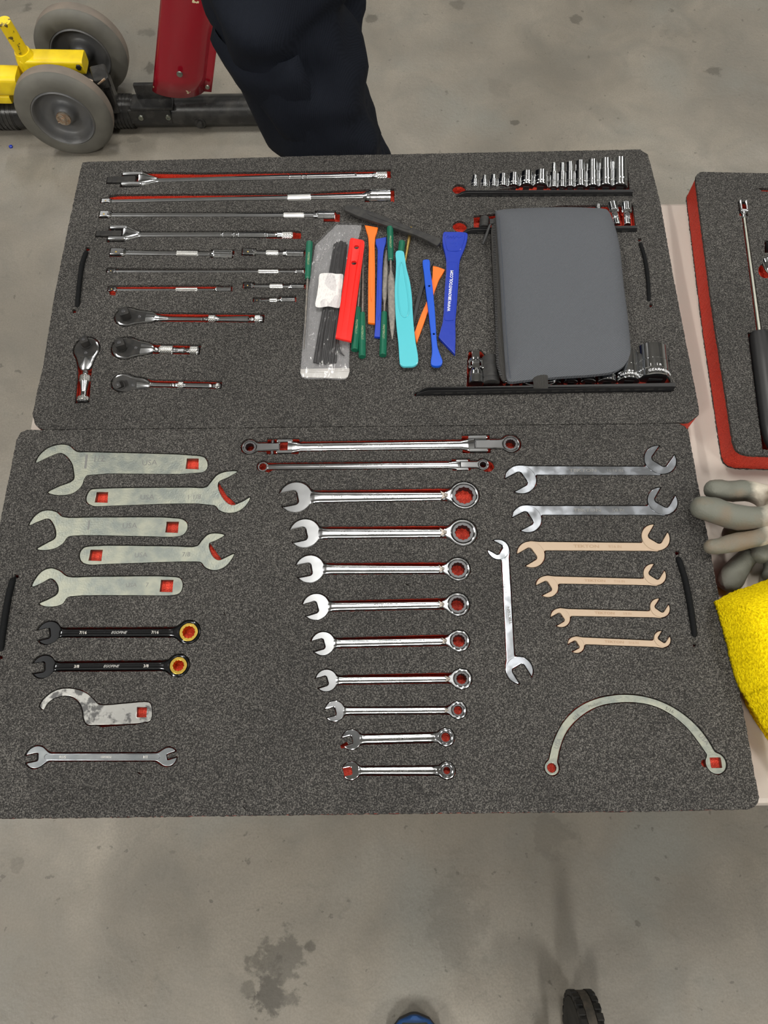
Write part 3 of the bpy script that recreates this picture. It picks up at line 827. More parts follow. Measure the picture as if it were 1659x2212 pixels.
# ---------------------------------------------------------------- lower tray: five service wrenches
Z = zoomer(0, 880, 2.9625)
zz = lambda pts: [Z(*p) for p in pts]
SW = [
 ('largest flat service wrench, stamped 1 1/2, at the top of the left column', (300, 400), (1328, 355),
  [(228,352),(250,305),(310,255),(385,235),(440,242),(490,280),(560,283),(1275,308),(1310,320),(1328,355),(1320,395),(1290,415),(560,432),(540,450),(520,500),(470,545),(400,560),(330,554),(305,542),(360,510),(468,462),(470,410),(455,350),(390,290),(300,320)],
  [(1195,325),(1270,325),(1268,393),(1187,390)], [('1', 548, 350, 46, 0), ('1/2', 630, 328, 20, 0), ('USA', 955, 353, 17, 0)], None),
 ('flat service wrench pointing right, directly under the largest service wrench', (555, 570), (1500, 545),
  [(1518,408),(1450,408),(1390,430),(1345,480),(1318,508),(1200,510),(620,518),(580,525),(555,560),(552,600),(590,628),(700,628),(1370,625),(1400,655),(1450,673),(1510,668),(1570,630),(1600,573),(1550,600),(1480,622),(1420,570),(1395,480),(1460,445)],
  [(617,540),(690,540),(685,607),(605,605)], [('USA', 940, 574, 16, 0), ('1 1/8', 1240, 572, 14, 0)], [(1395,480),(1480,622),(1500,610),(1440,560)]),
 ('flat service wrench with jaw left and a stamped 1, third in the left column', (240, 790), (1200, 755),
  [(185,752),(215,700),(260,665),(310,656),(360,668),(400,698),(600,701),(1140,708),(1185,725),(1200,755),(1185,800),(1150,822),(900,822),(460,820),(430,830),(400,870),(350,900),(290,911),(235,905),(300,865),(350,835),(355,790),(330,730),(305,710),(240,730)],
  [(1065,730),(1143,730),(1135,800),(1057,797)], [('1', 565, 755, 30, 0), ('USA', 828, 757, 17, 0)], None),
 ('flat service wrench pointing right, under the one stamped 1', (507, 940), (1440, 930),
  [(1435,815),(1380,803),(1330,812),(1290,850),(1260,885),(1100,886),(570,887),(530,900),(507,940),(520,985),(560,1003),(700,1000),(1260,985),(1285,990),(1310,1020),(1360,1040),(1410,1033),(1460,1000),(1497,935),(1450,955),(1397,975),(1360,950),(1337,870),(1380,850)],
  [(578,910),(655,910),(645,980),(565,978)], [('USA', 900, 944, 15, 0), ('7/8', 1190, 940, 14, 0)], [(1337,870),(1397,978),(1410,968),(1360,900)]),
 ('flat service wrench pointing left, lowest of the plated ones, above the black wrenches', (260, 1150), (1168, 1130),
  [(203,1145),(225,1095),(270,1045),(325,1027),(380,1045),(430,1080),(600,1081),(1120,1083),(1155,1095),(1168,1130),(1155,1180),(1120,1198),(900,1201),(450,1208),(425,1220),(400,1255),(340,1273),(280,1270),(250,1255),(310,1225),(365,1190),(368,1140),(325,1093),(270,1120)],
  [(1030,1103),(1108,1103),(1100,1180),(1020,1178)], [('USA', 838, 1137, 13, 0), ('7', 940, 1135, 13, 0)], None),
]
for lab, A, B, ol, sq, tx, ex in SW:
    flat_tool('service_wrench', lab, Z(*A), Z(*B), zz(ol), None, [zz(sq)], m=M_ZINC, th=5.4, z1=-.8,
              texts=[(s, *Z(x, y), sz, M_ENGRAVE, a) for s, x, y, sz, a in tx], extra=[zz(ex)] if ex else None, group=None)

# ---------------------------------------------------------------- lower tray: black ratcheting wrenches, hook, thin open-end
combo('black ratcheting wrench marked 7/16 with a yellow ring, the upper of the two', (104.4, 1366), 24.5, (78.5, 1372.5), (406.8, 1364.8), 25.8, 14, 19.5, 19, 20, 'black', ('7/16', '7/16'), 'EGOFINE', lever=False, ringmat=M_GOLD, bodymat=M_BLKCHROME)
combo('black ratcheting wrench marked 3/8 with a yellow ring, the lower of the two', (93, 1439.3), 24, (67, 1444), (384.6, 1437.2), 24.6, 12.5, 18.5, 19, 20, 'black', ('3/8', '3/8'), 'EGOFINE', lever=False, ringmat=M_GOLD, bodymat=M_BLKCHROME)
Z = zoomer(0, 1320, 3.687)
zz = lambda pts: [Z(*p) for p in pts]
flat_tool('hook_spanner', 'stained steel hook spanner with a curved arm and square hole', Z(600, 700), Z(1200, 800),
          zz([(315,750),(345,700),(420,640),(500,615),(600,620),(690,655),(745,705),(785,742),(1000,733),(1180,724),(1200,745),(1202,860),(1175,880),(760,905),(690,900),(665,860),(655,790),(630,730),(580,685),(510,672),(430,692),(375,735),(345,782),(318,765)]),
          None, [zz([(1090,765),(1167,765),(1163,845),(1085,845)])], m=M_WORN, th=4.4, z1=-.9, extra=[zz([(760,880),(1150,875),(1100,895),(800,918)])], cat='wrench')
def double_open(label, A, Ra, ta, B, Rb, tb, wpx, name='open_end_wrench'):
    T = Tool(name, label, 'wrench', A, B, None, -5.6)
    mm = T.mm; L = T.len; Ra *= mm; Rb *= mm; w = wpx * mm / 2
    ua = T.L(*ta); ub = T.L(*tb); ub = (ub[0] - L, ub[1])
    la = math.hypot(*ua); lb = math.hypot(*ub)
    f = smin(5, open_head(0, 0, Ra, ua[0] / la, ua[1] / la, .42, .22, .8, 1.03), open_head(L, 0, Rb, ub[0] / lb, ub[1] / lb, .38, .20, .8, 1.03), d_strip(0 + Ra * .5, 0, w, L - Rb * .5, 0, w))
    f2 = ssub(.5, f, d_box(-Ra * 1.0, 0, .1, .1)) 
    bb = (-1.3 * Ra, -1.3 * Ra, L + 1.3 * Rb, 1.3 * Ra)
    m = T.mb(); m.prism(contour(f, bb, .45), -5.6, -1.2, .4, .2); T.part(m, 'wrench_body', M_SATIN)
    m = T.mb()
    gr = lambda X, Y: np.abs(d_box(L * .5, 0, L * .5 - Ra * .82, w * .74, 0, w * .7)(X, Y)) - .32
    m.prism(contour(gr, (0, -w, L, w), .25, .02), -1.25, -1.0, .08); T.part(m, 'raised_rim', M_CHROMEFLAT)
    T.text('5/16', L * .20, 0, -1.15, w * 1.15, M_WHITE if False else M_LASER, PI); T.text('1/4', L * .83, 0, -1.15, w * 1.15, M_LASER, PI); T.text('FORGED', L * .53, 0, -1.15, w * .8, M_LASER, PI)
    T.pocket('lower', f, bb, 1.1, 'A')
double_open('thin grey double open-end wrench marked 5/16 and 1/4 upside down', (77.3, 1635), 22, (54, 1640), (362, 1634.6), 18.5, (382, 1628), 15)

# ---------------------------------------------------------------- lower tray: centre column of nine ratcheting wrenches
G1 = ('GEARWRENCH')
combo('chrome ratcheting wrench stamped 11/16, largest and topmost of the centre column', (639, 1072), 33.5, (606, 1079), (1003, 1069), 31, 19.5, 24.8, 27, 21, sizes=('11/16', '11/16'), brand=G1, gapw=4.5)
combo('chrome ratcheting wrench stamped 5/8, second from the top of the centre column', (658.7, 1150.2), 31.5, (628.5, 1157), (1000, 1149.3), 30.4, 17, 22.3, 25, 21, sizes=('5/8', '5/8'), brand=G1, gapw=4)
combo('chrome ratcheting wrench stamped 9/16, third from the top of the centre column', (669.7, 1227.5), 30, (641, 1233), (989.7, 1228.3), 26, 15, 20, 23, 20, sizes=('9/16', '9/16'), brand=G1, gapw=4)
combo('chrome ratcheting wrench stamped 1/2, fourth from the top of the centre column', (682.7, 1309.3), 28.4, (656, 1317.5), (988.9, 1304.4), 25.8, 14.6, 19.5, 21, 18, sizes=('1/2', '1/2'), brand=G1, gapw=4)
combo('chrome ratcheting wrench stamped 7/16, fifth from the top of the centre column', (697.9, 1389), 25.2, (675.4, 1395.3), (991.6, 1383.5), 23.5, 13.9, 17.6, 20, 18, sizes=('7/16', '7/16'), brand=G1, gapw=4)
combo('chrome ratcheting wrench stamped 3/8, sixth from the top of the centre column', (705.2, 1469), 23.4, (685, 1475.5), (997.3, 1465.7), 22.6, 11.7, 16, 18, 16, sizes=('3/8', '3/8'), brand=G1, gapw=4)
combo('chrome ratcheting wrench stamped 5/16 with a reversing lever, seventh in the centre column', (723.3, 1535.7), 21.2, (706.4, 1540.3), (989.5, 1533.8), 19, 9.9, 13.4, 15, 14, sizes=('5/16', '5/16'), brand=G1)
combo('chrome ratcheting wrench without lever stamped 5/16, eighth in the centre column', (759.6, 1597.3), 20.4, (740, 1603), (963, 1592.2), 19.4, 10.5, 12.6, 19, 19, sizes=('5/16', '5/16'), brand='CRAFTSMAN', lever=False, extra=[(736,1610),(748,1603),(752,1612),(738,1616)])
combo('smallest chrome ratcheting wrench, stamped 1/4, lowest of the centre column', (758.8, 1664.7), 18.4, (743, 1668), (965.2, 1664.2), 18.6, 8.2, 11.6, 17, 18, sizes=('1/4', '1/4'), brand='CRAFTSMAN', lever=False, extra=[(742,1662),(757,1660),(757,1670),(745,1674)])

# ---------------------------------------------------------------- lower tray: two long flexible-head ratcheting wrenches
def flex_wrench(label, A, Ra, ha, B, Rb, hb, flexA, w, sizes, brand, extra):
    T = Tool('flex_head_wrench', label, 'wrench', A, B, None, -12.0)
    mm = T.mm; L = T.len; Ra *= mm; Rb *= mm; ha *= mm; hb *= mm; w *= mm / 2
    zc = -5.5
    m = T.mb()
    xa = Ra * 5.2 if flexA else Ra * .6
    xb = L - Rb * (4.3)
    se = [(xa - 1, 0, zc, w * 1.5, 4.6, 3), (xa + 5, 0, zc, w * 1.25, 4.4, 3), (xa + 10, 0, zc, w * .95, 4.0, 3), (L * .5, 0, zc, w, 4.3, 3), (xb - 10, 0, zc, w * 1.0, 4.2, 3), (xb - 5, 0, zc, w * 1.3, 4.6, 3), (xb + 1, 0, zc, w * 1.5, 4.6, 3)]
    if not flexA: se = [(Ra * .6, 0, zc, w * .9, 3.2, 3), (Ra * 1.6, 0, zc, w * .85, 3.6, 3), (Ra * 3, 0, zc, w, 4.0, 3)] + se[3:]
    m.loft(se, 24)
    def yoke(x, d, R):     # fork facing away from the shank
        hw_ = R * .98
        for s_ in (-1, 1):
            m.box((x + d * R * .9, s_ * hw_ * .78, zc + .4), (R * 1.0, hw_ * .22, R * .55), 0, R * .12)
        m.loft([(x - d * R * .2, 0, zc, hw_ * .8, 4.4, 3), (x + d * R * .5, 0, zc, hw_, R * .58, 3.5)] if d > 0 else [(x + d * R * .5, 0, zc, hw_, R * .58, 3.5), (x - d * R * .2, 0, zc, hw_ * .8, 4.4, 3)], 20)
    yoke(xb, 1, Rb)
    if flexA: yoke(xa, -1, Ra)
    if not flexA:
        m.prism(contour(ssub(0, d_circ(0, 0, Ra), ringpt(0, 0, ha, 12, .12)), (-Ra, -Ra, Ra, Ra), .3, .02), -8.5, -2, .5, .3)
    T.part(m, 'shank', M_CHROME)
    def head(x, d, R, h):
        r = bpy.data.objects.new('ratchet_head', None)
        mm_ = T.mb()
        f = smin(R * .3, d_circ(x, 0, R), d_strip(x, 0, R * .56, x - d * R * 3.75, 0, R * .56))
        mm_.prism(contour(ssub(0, f, d_circ(x, 0, h * 1.35)), (x - 4.2 * R, -1.2 * R, x + 4.2 * R, 1.2 * R), .35), -10.5, -1.0, R * .14, .4)
        hd_ = T.part(mm_, 'ratchet_head', M_CHROME)
        m2 = T.mb(); m2.prism(contour(ssub(0, d_circ(x, 0, h * 1.34), ringpt(x, 0, h, 12, .12)), (x - R, -R, x + R, R), .25, .02), -10, -1.6, .2)
        T.part(m2, 'ratchet_ring', M_GUN, parent=hd_)
        m3 = T.mb(); px_ = x - d * R * 2.75
        m3.tube([(px_, -R * 1.0, -4.6), (px_, R * 1.0, -4.6)], R * .22, 12)
        T.part(m3, 'hinge_pin', M_GUN)
    head(L, 1, Rb, hb)
    if flexA: head(0, -1, Ra, ha)
    T.text(brand, L * .49, 0, zc + 4.34, w * .95, M_ENGRAVE); T.text(sizes[0], L * .27, 0, zc + 4.25, w * .95, M_ENGRAVE); T.text('90T', L * .66, 0, zc + 4.3, w * .7, M_ENGRAVE)
    f = smin(0, d_circ(0, 0, Ra * 1.05), d_circ(L, 0, Rb * 1.05), d_strip(0, 0, w * 1.1, L, 0, w * 1.15), d_strip(L - 5 * Rb, 0, Rb * 1.03, L - 2.2 * Rb, 0, Rb * 1.03), d_strip(L - 2.3 * Rb, 0, Rb * .62, L, 0, Rb * .62))
    if flexA: f = smin(0, f, d_strip(2.2 * Ra, 0, Ra * 1.03, 6 * Ra, 0, Ra * 1.03), d_strip(0, 0, Ra * .62, 2.3 * Ra, 0, Ra * .62))
    for (px, py, r) in extra:
        c = T.L(px, py); f = smin(0, f, d_circ(c[0], c[1], r * mm))
    T.pocket('lower', f, (-2 * Ra - 4, -2 * Rb - 3, L + 2 * Rb + 6, 2 * Rb + 3), .8, 'B')
flex_wrench('long chrome wrench with flexible ratchet heads at both ends, topmost tool of the lower tray', (539, 964.3), 16.5, 9.5, (1103.4, 957.4), 19.5, 11, True, 20, ('3/8', ''), 'GEARWRENCH', [])
flex_wrench('slimmer long chrome wrench with a fixed left ring and one flexible right head', (567.4, 1006.2), 11, 8, (1043.9, 1002.3), 12.5, 7, False, 15, ('5/16', ''), 'GEARWRENCH', [(1053, 1006, 12.5), (580, 1011, 8)])

# ---------------------------------------------------------------- lower tray: angle-head wrenches
def angle_wrench(label, A, Ra, ta, B, Rb, tb, bar, m_, mt, brand, size, th=6.0, z1=-.3, vertical=False):
    T = Tool('angle_head_wrench', label, 'wrench', A, B, None, z1 - th)
    mm = T.mm; L = T.len; Ra *= mm; Rb *= mm
    ua = T.L(*ta); ub = T.L(*tb); ub = (ub[0] - L, ub[1]); la = math.hypot(*ua); lb = math.hypot(*ub)
    fa = open_head(0, 0, Ra, ua[0] / la, ua[1] / la, .54, .30, Ra * .08)
    fb = open_head(L, 0, Rb, ub[0] / lb, ub[1] / lb, .54, .34, Rb * .08)
    P = T.LL(bar)
    fbar = ssub(0, d_poly(P), d_circ(0, 0, Ra * .96), d_circ(L, 0, Rb * .96))
    ff = smin(3.0, d_poly(P), fa, fb)
    cutA = ssub(.3, ff, d_circ(0, 0, Ra * .9), d_box(ua[0] / la * Ra * 1.2, ua[1] / la * Ra * 1.2, Ra * 1.2, Ra * .54, math.atan2(ua[1], ua[0])))
    cutB = ssub(.3, cutA, d_circ(L, 0, Rb * .9), d_box(L + ub[0] / lb * Rb * 1.2, ub[1] / lb * Rb * 1.2, Rb * 1.2, Rb * .54, math.atan2(ub[1], ub[0])))
    bb = (-1.3 * Ra, -1.5 * Ra, L + 1.3 * Rb, 1.5 * Ra)
    m = T.mb()
    m.prism([l for l in contour(cutB, bb, .45) if abs(sdist(l)) > 8], z1 - th * .85, z1 - th * .12, .45, .2)
    m.prism(contour(fa, (-1.3 * Ra, -1.3 * Ra, 1.3 * Ra, 1.3 * Ra), .4), z1 - th, z1, .55, .2)
    m.prism(contour(fb, (L - 1.3 * Rb, -1.3 * Rb, L + 1.3 * Rb, 1.3 * Rb), .4), z1 - th, z1, .55, .2)
    T.part(m, 'wrench_body', m_)
    cx = sum(p[0] for p in P) / len(P); cy = sum(p[1] for p in P) / len(P)
    w = math.hypot(P[0][0] - P[3][0], P[0][1] - P[3][1])
    if vertical: w = math.hypot(P[0][0] - P[1][0], P[0][1] - P[1][1])
    dz = z1 - th * .12 + .05
    ba = math.atan2(P[1][1] - P[0][1], P[1][0] - P[0][0])
    if vertical:
        T.text(brand, L * .56, cy, dz, w * .50, mt, PI, bold=.0001, sx=1.25); T.text(size, L * .34, cy, dz, w * .5, mt, PI)
    else:
        T.text(brand, L * .445, cy + (L * .445 - cx) * math.tan(ba), dz, w * .46, mt, ba, bold=.0001, sx=1.5); T.text(size, L * .665, cy + (L * .665 - cx) * math.tan(ba), dz, w * .46, mt, ba)
    T.pocket('lower', ff, bb, .8, 'A')
Z = zoomer(1030, 950, 3.53); q = Z
def aw(label, a, ra, ta, b, rb, tb, bar, m_, mt, size, th, vertical=False):
    angle_wrench(label, Z(*a), ra / 3.53, Z(*ta), Z(*b), rb / 3.53, Z(*tb), [Z(*p) for p in bar], m_, mt, 'TEKTON', size, th, vertical=vertical)
aw('chrome angle-head wrench stamped 11/16, topmost on the right side', (335, 300), 112, (260, 340), (1400, 150), 115, (1437, 97), [(330, 196), (1330, 200), (1400, 266), (350, 264)], M_CHROMEFLAT, M_ENGRAVE, '11/16 IN', 6.4)
aw('chrome angle-head wrench stamped 5/8, below the 11/16 one', (382, 600), 107, (304, 640), (1418, 465), 109, (1452, 405), [(380, 500), (1360, 500), (1430, 570), (400, 570)], M_CHROMEFLAT, M_ENGRAVE, '5/8 IN', 6.2)
Z = zoomer(1030, 1120, 3.53)
aw('tan coated angle-head wrench stamped 9/16, largest of the four tan ones', (413, 272), 101, (346, 311), (1365, 142), 103, (1396, 88), [(410, 174), (1300, 183), (1380, 245), (430, 240)], M_TAN, M_TANTXT, '9/16 IN', 6.0)
aw('tan coated angle-head wrench stamped 7/16, second of the four tan ones', (537, 517), 82, (485, 543), (1358, 425), 83, (1383, 385), [(540, 437), (1300, 458), (1370, 507), (550, 493)], M_TAN, M_TANTXT, '7/16 IN', 5.6)
aw('tan coated angle-head wrench stamped 3/8, third of the four tan ones', (638, 755), 72, (594, 780), (1398, 680), 73, (1422, 643), [(640, 686), (1340, 705), (1400, 753), (650, 740)], M_TAN, M_TANTXT, '3/8 IN', 5.4)
aw('smallest tan coated angle-head wrench, stamped 5/16, lowest of the four', (757, 962), 62, (718, 983), (1416, 918), 62, (1437, 885), [(760, 902), (1370, 930), (1420, 980), (770, 955)], M_TAN, M_TANTXT, '5/16 IN', 5.0)
aw('chrome angle-head wrench stamped 1/2, lying crosswise to all the others', (165, 235), 83, (93, 195), (325, 1155), 99, (375, 1236), [(190, 240), (243, 240), (292, 1120), (232, 1120)], M_CHROMEFLAT, M_ENGRAVE, '1/2 IN', 5.8, True)

# half-moon wrench
Z = zoomer(1150, 1460, 3.386); zz = lambda pts: [Z(*p) for p in pts]
T = Tool('curved_ring_wrench', 'half-moon shaped plated wrench with a ring at each end at the lower right', 'wrench', Z(143, 672), Z(1345, 638), None, -5.6)
out_ = [(118,640),(128,590),(150,500),(220,350),(330,235),(460,170),(600,140),(700,136),(820,150),(950,190),(1080,260),(1200,360),(1280,460),(1345,570)]
inn_ = [(1290,590),(1200,460),(1120,365),(1000,270),(880,215),(760,193),(640,193),(520,210),(420,250),(320,325),(250,410),(205,520),(180,640)]
ol = ccw(smooth_loop(T.LL(zz(out_ + inn_)), 3, {13, 14, 26, 0}))
mm = T.mm
c0 = (0.0, 0.0); c1 = (T.len, 0.0)
f = smin(2.2, d_poly(ol), d_circ(0, 0, 53 / 3.386 * mm), d_circ(T.len, 0, 76 / 3.386 * mm))
g = ssub(0, f, ringpt(0, 0, 36 / 3.386 * mm, 12, .09), d_poly(T.LL(zz([(1300,597),(1378,595),(1392,672),(1312,672)]))))
bb = (-14, -14, T.len + 18, 100)
mb_ = T.mb(); mb_.prism(contour(g, bb, .45), -5.6, -.8, .45, .2); T.part(mb_, 'wrench_body', M_ZINC)
for s_, px, py, sz, a in (('USA', 188, 495, 46, 62), ('5/16', 322, 300, 34, 42), ('Mechanic', 460, 208, 30, 18), ('5/16', 1005, 250, 38, -30), ('USA', 1255, 462, 50, -54)):
    x, y = T.L(*Z(px, py)); T.text(s_, x, y, -.76, sz / 3.386 * mm, M_ENGRAVE2 if '/' in s_ or 'M' in s_ else M_ENGRAVE, math.radians(a))
T.pocket('lower', smin(0, f, d_circ(*T.L(*Z(1262, 640)), 20 / 3.386 * mm)), bb, .9, 'A')

# ---------------------------------------------------------------- upper tray: extension bars
def ext_bar(label, A, B, sq, rod, kn, cup, level='B', extra=(), zc=-3.0, name='extension_bar', ball=True):
    """sq=(x1, half) male square; rod=(r_left, r_right); kn=(x0,x1,r); cup=(x0,x1,r); x in photograph pixels, radii in pixels"""
    T = Tool(name, label, 'extension bar', A, B, 'extension bars in the upper tray', -12.0 if level == 'B' else -7.0, zc)
    if level == 'A': zc = -3.4
    mm = T.mm; L = T.len
    X = lambda x: (x - A[0]) / (B[0] - A[0]) * L
    xs = X(sq[0]); h = sq[1] * mm
    m = T.mb()
    m.box((xs * .5, 0, zc), (xs * .5, h, h), 0, h * .15)
    ra, rb = rod[0] * mm, rod[1] * mm
    cr = cup[2] * mm; c0 = X(cup[0]); c1 = X(cup[1])
    m.lathe([(xs - h * .5, h * .6), (xs, h * 1.35), (xs + h * .5, h * 1.35), (xs + h * 1.0, ra), (X(kn[0]), (ra * .4 + rb * .6)), (c0 - cr * .8, rb), (c0 - cr * .25, cr * .72), (c0, cr * .78), (c0 + .3, cr * .96), (c0 + cr * .25, cr),
             (c0 + (c1 - c0) * .35, cr), (c0 + (c1 - c0) * .36, cr * .95), (c0 + (c1 - c0) * .42, cr * .95), (c0 + (c1 - c0) * .43, cr),
             (c1 - (c1 - c0) * .22, cr), (c1 - (c1 - c0) * .21, cr * .96), (c1 - (c1 - c0) * .14, cr * .96), (c1 - (c1 - c0) * .13, cr), (c1 - .5, cr), (c1, cr * .9), (c1, cr * .6), (c1 - 5, cr * .55)], 0, zc, 36)
    T.part(m, 'bar', M_CHROME)
    m = T.mb(); m.knurl(X(kn[0]), X(kn[1]), kn[2] * mm + .2, 0, zc, 40, .8, .30); T.part(m, 'knurled_grip', M_KNURL, smooth=0)
    if ball:
        m = T.mb(); m.lathe([(0, .05), (.1, h * .28), (.6, h * .22), (.8, .05)], 0, 0, 10, mtx=Matrix.Translation((xs * .5, -h * .2, zc + h - .1)) @ Matrix.Rotation(-PI / 2, 4, 'Y')); T.part(m, 'detent_ball', M_BRASS)
    f = smin(0, d_strip(-1, 0, h * 1.4, xs + 3, 0, h * 1.4), d_strip(0, 0, max(ra, 2.6), c0, 0, max(rb, 2.6)), d_strip(X(kn[0]), 0, kn[2] * mm + .5, X(kn[1]), 0, kn[2] * mm + .5), d_strip(c0 - cr * .5, 0, cr, c1 + 1.2, 0, cr))
    pts = []
    for e in extra: P = T.LL(e); f = smin(0, f, d_poly(P)); pts += P
    y1 = max([cr * 1.6] + [p[1] for p in pts]); y0 = min([-cr * 1.6] + [p[1] for p in pts])
    x1 = max([L + 3] + [p[0] for p in pts]); x0 = min([-3] + [p[0] for p in pts])
    T.pocket('upper', f, (x0, y0 - 2, x1, y1 + 2), .6, level)
ext_bar('longest chrome extension bar with a wide cup, second tool from the top', (221, 436.5), (844, 425.5), (238, 4.2), (4.0, 7.2), (622, 672, 8), (797, 844, 14.5), extra=[[(236,423),(252,420),(640,417),(820,408),(851,408),(851,436),(845,428),(700,430),(236,437)]])
ext_bar('long chrome extension bar, third tool from the top', (218, 466.5), (723, 467), (236, 6.4), (5.2, 5.6), (613.5, 657.5, 6.6), (686, 723, 9), extra=[[(700,458),(733,459),(733,478),(700,478)]])
ext_bar('short thick chrome extension bar, left of the fifth row', (241, 548), (503.5, 551.5), (266, 7.2), (6.3, 5.2), (383, 429, 7.2), (462, 503.5, 10))
ext_bar('short chrome extension bar, right of the fifth row, beside the green-handled file', (525.5, 547), (657, 550.5), (548, 6.2), (5.0, 4.8), (576, 602, 7.4), (619, 657, 8))
ext_bar('long thin chrome extension bar, sixth row', (233.5, 586.5), (657, 587.5), (248, 3.4), (3.3, 3.4), (558, 602, 4.6), (640, 657, 5.2), 'A')
ext_bar('thin chrome extension bar with a round ball tip, left of the seventh row', (236, 626.5), (500, 626.3), (249, 4.2), (2.6, 2.8), (380, 427, 4.2), (467, 500, 5.8), 'A', extra=[[(236,617),(500,616),(500,622),(236,624)], [(236,630),(250,630),(248,637),(238,636)]])
ext_bar('short chrome extension bar, right of the seventh row', (527.5, 619), (657.5, 620.5), (544, 5.0), (4.2, 4.0), (583, 611, 6.2), (629, 657.5, 6.4), 'A')
ext_bar('shortest chrome extension bar, alone below the seventh row', (549, 650), (637.5, 648.5), (562, 3.2), (3.1, 3.6), (582, 599, 4.4), (608, 637.5, 6.8), 'A')

# ---------------------------------------------------------------- upper tray: breaker bars
def breaker(label, A, B, tang, yoke, hx, r0, r1, rings, flat, kn, extra, twist):
    T = Tool('breaker_bar', label, 'breaker bar', A, B, None, -12.0, -2)
    mm = T.mm; L = T.len; zc = -3.5
    X = lambda x: (x - A[0]) / (B[0] - A[0]) * L
    m = T.mb()
    t0, t1, th = X(tang[0]), X(tang[1]), tang[2] * mm
    y0, y1, yh = X(yoke[0]), X(yoke[1]), yoke[2] * mm
    m.loft([(y0 + (y1 - y0) * .50, 0, zc + 1.5, yh * .98, 5.5, 5), (y0 + (y1 - y0) * .62, 0, zc + 1.5, yh, 6.0, 4), (y0 + (y1 - y0) * .82, 0, zc + .5, yh * .72, 5.4, 3), (y1, 0, zc, r0 * mm * 1.3, r0 * mm * 1.3, 2.4), (y1 + 3, 0, zc, r0 * mm, r0 * mm, 2)], 24)
    for s_ in (-1, 1):
        m.box((y0 + (y1 - y0) * .30, s_ * yh * .80, zc + 1.5), ((y1 - y0) * .31, yh * .20, 5.6), 0, yh * .12)
    prof = [(y1, r0 * mm), (X(hx), r0 * mm)]
    for x in rings: prof += [(X(x) - 1.0, r1 * mm), (X(x) - .6, r1 * mm * .88), (X(x) + .4, r1 * mm * .88), (X(x) + .8, r1 * mm * 1.04), (X(x) + 1.4, r1 * mm)]
    prof += [(X(flat[0]), r1 * mm), (X(flat[0]) + 3, r1 * mm * .84), (X(flat[1]) - 3, r1 * mm * .80), (X(flat[1]), r1 * mm), (X(kn[0]), r1 * mm * .85)]
    m.lathe(prof, 0, zc, 32)
    T.part(m, 'handle', M_CHROME)
    m = T.mb(); m.knurl(X(kn[0]), X(kn[1]) , kn[2] * mm, 0, zc, 32, 1.5, .45); T.part(m, 'knurled_end', M_KNURL, smooth=0)
    m = T.mb()
    m.box(((t0 + t1) * .58, 0, zc + 1), ((t1 - t0) * .42, th, 4.6), 0, 1.2)
    m.box((t0 + (t1 - t0) * .16, 0, zc + 1), ((t1 - t0) * .17, th * .86, 4.2), 0, .8)
    T.part(m, 'drive_tang', M_BLKSTEEL, 'black steel drive tang')
    m = T.mb(); m.tube([(y0 + 5, -yh * 1.0, zc + 1.2), (y0 + 5, yh * 1.0, zc + 1.2)], 1.8, 10); T.part(m, 'hinge_pin', M_GUN)
    f = smin(0, d_strip(t0 - 1, 0, th * 1.1, t1, 0, th * 1.1), d_strip(y0 - 2, 0, yh * 1.1, (y0 + y1) / 2, 0, yh * 1.1), d_strip((y0 + y1) / 2, 0, yh * 1.08, y1 + 2, 0, r0 * mm + .5), d_strip(y1, 0, r0 * mm, X(kn[1]) + 2, 0, r1 * mm * 1.15))
    P = []
    for e in extra: p = T.LL(e); f = smin(0, f, d_poly(p)); P += p
    T.pocket('upper', f, (t0 - 3, -yh * 1.4, L + 8, max(yh * 1.4, max(p[1] for p in P) + 2 if P else 0)), .6, 'B')
breaker('long chrome breaker bar with a black hinged tang, topmost tool of all', (234, 392.5), (836, 378.6), (234, 294, 7.5), (266, 338, 15.2), 440, 5.4, 7.0, (624, 652, 662), (766, 808), (812, 836, 8), [[(300,371),(430,373),(720,369),(843,366),(843,384),(836,380),(340,391),(302,388)]], 0)
breaker('shorter chrome breaker bar with a black hinged tang, fourth from the top', (206, 508), (633, 507.5), (210, 264, 6.5), (238, 300, 16.5), 400, 6.4, 6.8, (480, 504, 514), (573, 600), (609, 633, 7.2), [[(300,500),(630,499),(649,500),(649,515),(633,515),(300,508)]], 0)

